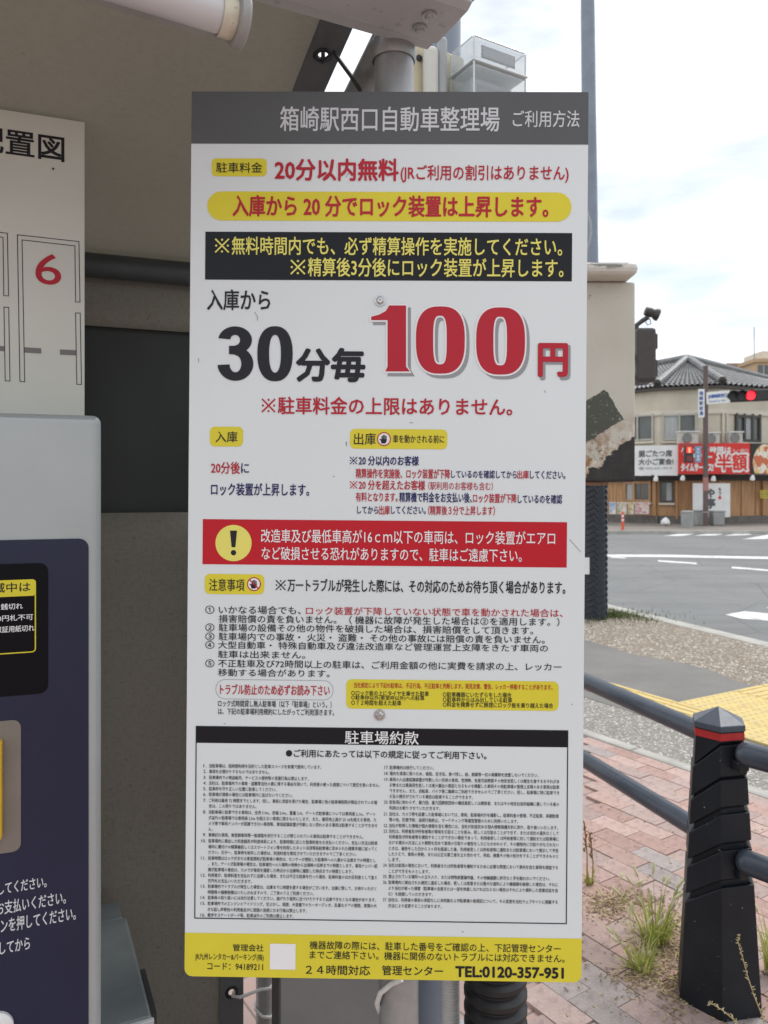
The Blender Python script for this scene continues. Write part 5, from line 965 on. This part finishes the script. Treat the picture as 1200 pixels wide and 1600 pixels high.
def tuft(name, lab, base, n, h, spread, m=M_GRASS, seeds=6, dry=8, group='weeds in the paving'):
    t = thing(name, lab, 'weed', base, group); b = B(); dr = B(); sd_ = B(); st_ = B()
    for i in range(n): a = random.uniform(0, 6.28); r = random.uniform(0, spread * .5); blade(b, base + Vector((math.cos(a) * r, math.sin(a) * r, 0)), h * random.uniform(.45, 1), spread * random.uniform(.3, 1.2), a + random.uniform(-.6, .6), random.uniform(.0025, .0062), random.uniform(.2, 1.7))
    for i in range(dry): a = random.uniform(0, 6.28); r = random.uniform(0, spread * 1.1); blade(dr, base + Vector((math.cos(a) * r, math.sin(a) * r, .004)), h * random.uniform(.05, .3), spread * random.uniform(.3, 1.2), random.uniform(0, 6.28), .002, 1.4)
    for i in range(seeds):
        a = random.uniform(0, 6.28); q = base + Vector((math.cos(a), math.sin(a), 0)) * spread * .3; e_ = q + Vector((math.cos(a) * spread * random.uniform(.2, 1.0), math.sin(a) * spread * .7, h * random.uniform(.7, 1.12))); st_.tube([q, q.lerp(e_, .5) + up(.02), e_], .0009, 5); dv = (e_ - q).normalized() + Vector((math.cos(a) * .4, 0, -.2)); head(sd_, e_, dv, random.uniform(.026, .046), .0056)
    if b.v: b.obj('blades', m, t, kind='stuff')
    if dr.v: dr.obj('dry_blades', M_DRY, t, kind='stuff')
    if sd_.v: st_.obj('stems', M_GRASS, t, kind='stuff'); sd_.obj('seed_heads', M_SEED, t, kind='stuff', smooth=True)
    return t
tuft('grass_tuft', 'largest green grass tuft with seed heads left of the black guard post', G(1024, 1478), 85, .19, .085, seeds=22, dry=60)
tuft('grass_tuft', 'low green grass tuft nearest the yellow sign footer', G(1000, 1520), 42, .13, .07, seeds=10, dry=50)
tuft('grass_tuft', 'sparse dry grass patch between sign edge and the large tuft', G(955, 1420), 10, .07, .10, m=M_DRY, seeds=3, dry=170)
tuft('grass_tuft', 'green weed with dry brown stalks at the edge of the sign', G(922, 1388), 20, .10, .03, seeds=0, dry=14)
t = tuft('grass_tuft', 'green leafy weed behind the post at the right picture edge', G(1212, 1530), 40, .22, .06, seeds=3, dry=10)
t = thing('dry_stalk', 'two upright dry brown stalks at the edge of the sign', 'weed', G(921, 1390), 'dry stalks'); 
for px, tp_ in ((913, 1284), (922, 1302)):
    q = G(px + 4, 1390); dd = q.y; e_ = P(px, tp_, dd); B().tube([q, q.lerp(e_, .5) + Vector((.006, 0, 0)), e_], .0022, 6).obj('stalk', M_STALK, t); sb = B()
    for k in range(16): c = q.lerp(e_, .55 + .45 * k / 16); head(sb, c, Vector((random.uniform(-1, 1), random.uniform(-1, 1), 1)), .014, .003)
    sb.obj('seed_heads', M_STALK, t, kind='stuff')
def sprig(lab, pts, d, n):
    t = thing('seed_sprig', lab, 'weed', Vector((P(*pts[0], d).x, d, 0)), 'seed sprigs before the post'); q = [P(x, y, d) for x, y in pts]; q[0] = Vector((q[0].x, d, 0)) if False else q[0]
    base = Vector((q[0].x + .03, d, 0)); B().tube([base] + q, .0012, 6).obj('stem', M_DRY, t); sb = B()
    for i in range(n):
        f_ = (i + .5) / n * (len(q) - 1); k = int(f_); c = q[k].lerp(q[min(k + 1, len(q) - 1)], f_ - k); head(sb, c, Vector((random.uniform(-1, 1), random.uniform(-1, 1), random.uniform(0, 1))), .009 * (1.2 - .5 * i / n), .0012)
    sb.obj('seed_heads', M_DRY, t, kind='stuff', smooth=True)
sprig('tall arching seed sprig in front of the black guard post', [(1192, 1590), (1178, 1555), (1168, 1525), (1160, 1495), (1153, 1472), (1156, 1460)], 1.95, 44)
sprig('short drooping seed sprig low in front of the black guard post', [(1160, 1612), (1145, 1592), (1128, 1578), (1112, 1568), (1106, 1570)], 1.95, 34)
# grass verge round the wrapped pole, litter on the forecourt
vg = B()
for i in range(1500):
    a = random.uniform(0, 6.28); r = abs(random.gauss(0, .28)); q = G(940, 963) + Vector((math.cos(a) * r * 1.3 + .1, math.sin(a) * r, 0)); blade(vg, q, random.uniform(.03, .08), .03, random.uniform(0, 6.28), .003, .8, 3)
for i in range(900):
    q = K1 + kdir * random.uniform(-.3, 4) - kout * (.12 + abs(random.gauss(0, .10))); blade(vg, q, random.uniform(.02, .06), .03, random.uniform(0, 6.28), .003, .8, 3)
o = vg.obj('grass_verge', M_VERGE, None, kind='stuff'); tag(o, 'short green grass round the foot of the wrapped pole', 'grass')
lt = B(); lb2 = B()
for i in range(3400):
    if random.random() < .16: px, py = random.uniform(880, 1200), random.uniform(1220, 1620)
    else:
        cx_, cy_, sx_, sy_ = random.choice([(945, 1420, 26, 12), (1030, 1490, 30, 18), (1010, 1530, 28, 14), (975, 1405, 30, 9), (1050, 1455, 18, 24), (1060, 1540, 14, 26)]); px, py = random.gauss(cx_, sx_), random.gauss(cy_, sy_)
    q = G(px, max(1200, py), .0155); s_ = random.uniform(.0008, .0042); a = random.uniform(0, 6.28); q.z += random.uniform(0, .003)
    (lt if random.random() < .4 else lb2).obox(q, Vector((math.cos(a), math.sin(a), random.uniform(-.3, .5))) * s_ * 1.3, Vector((-math.sin(a), math.cos(a), random.uniform(-.3, .3))) * s_ * .4, up(s_ * .25))
o = lb2.obj('dead_leaf_crumbs', M_CHAFF, None, kind='stuff'); tag(o, 'brown crumbs of dead leaves in the paver joints round the weeds', 'litter')
o = lt.obj('litter', M_DRY, None, kind='stuff'); tag(o, 'pale dry chaff scattered over the brick pavers round the weeds', 'litter')
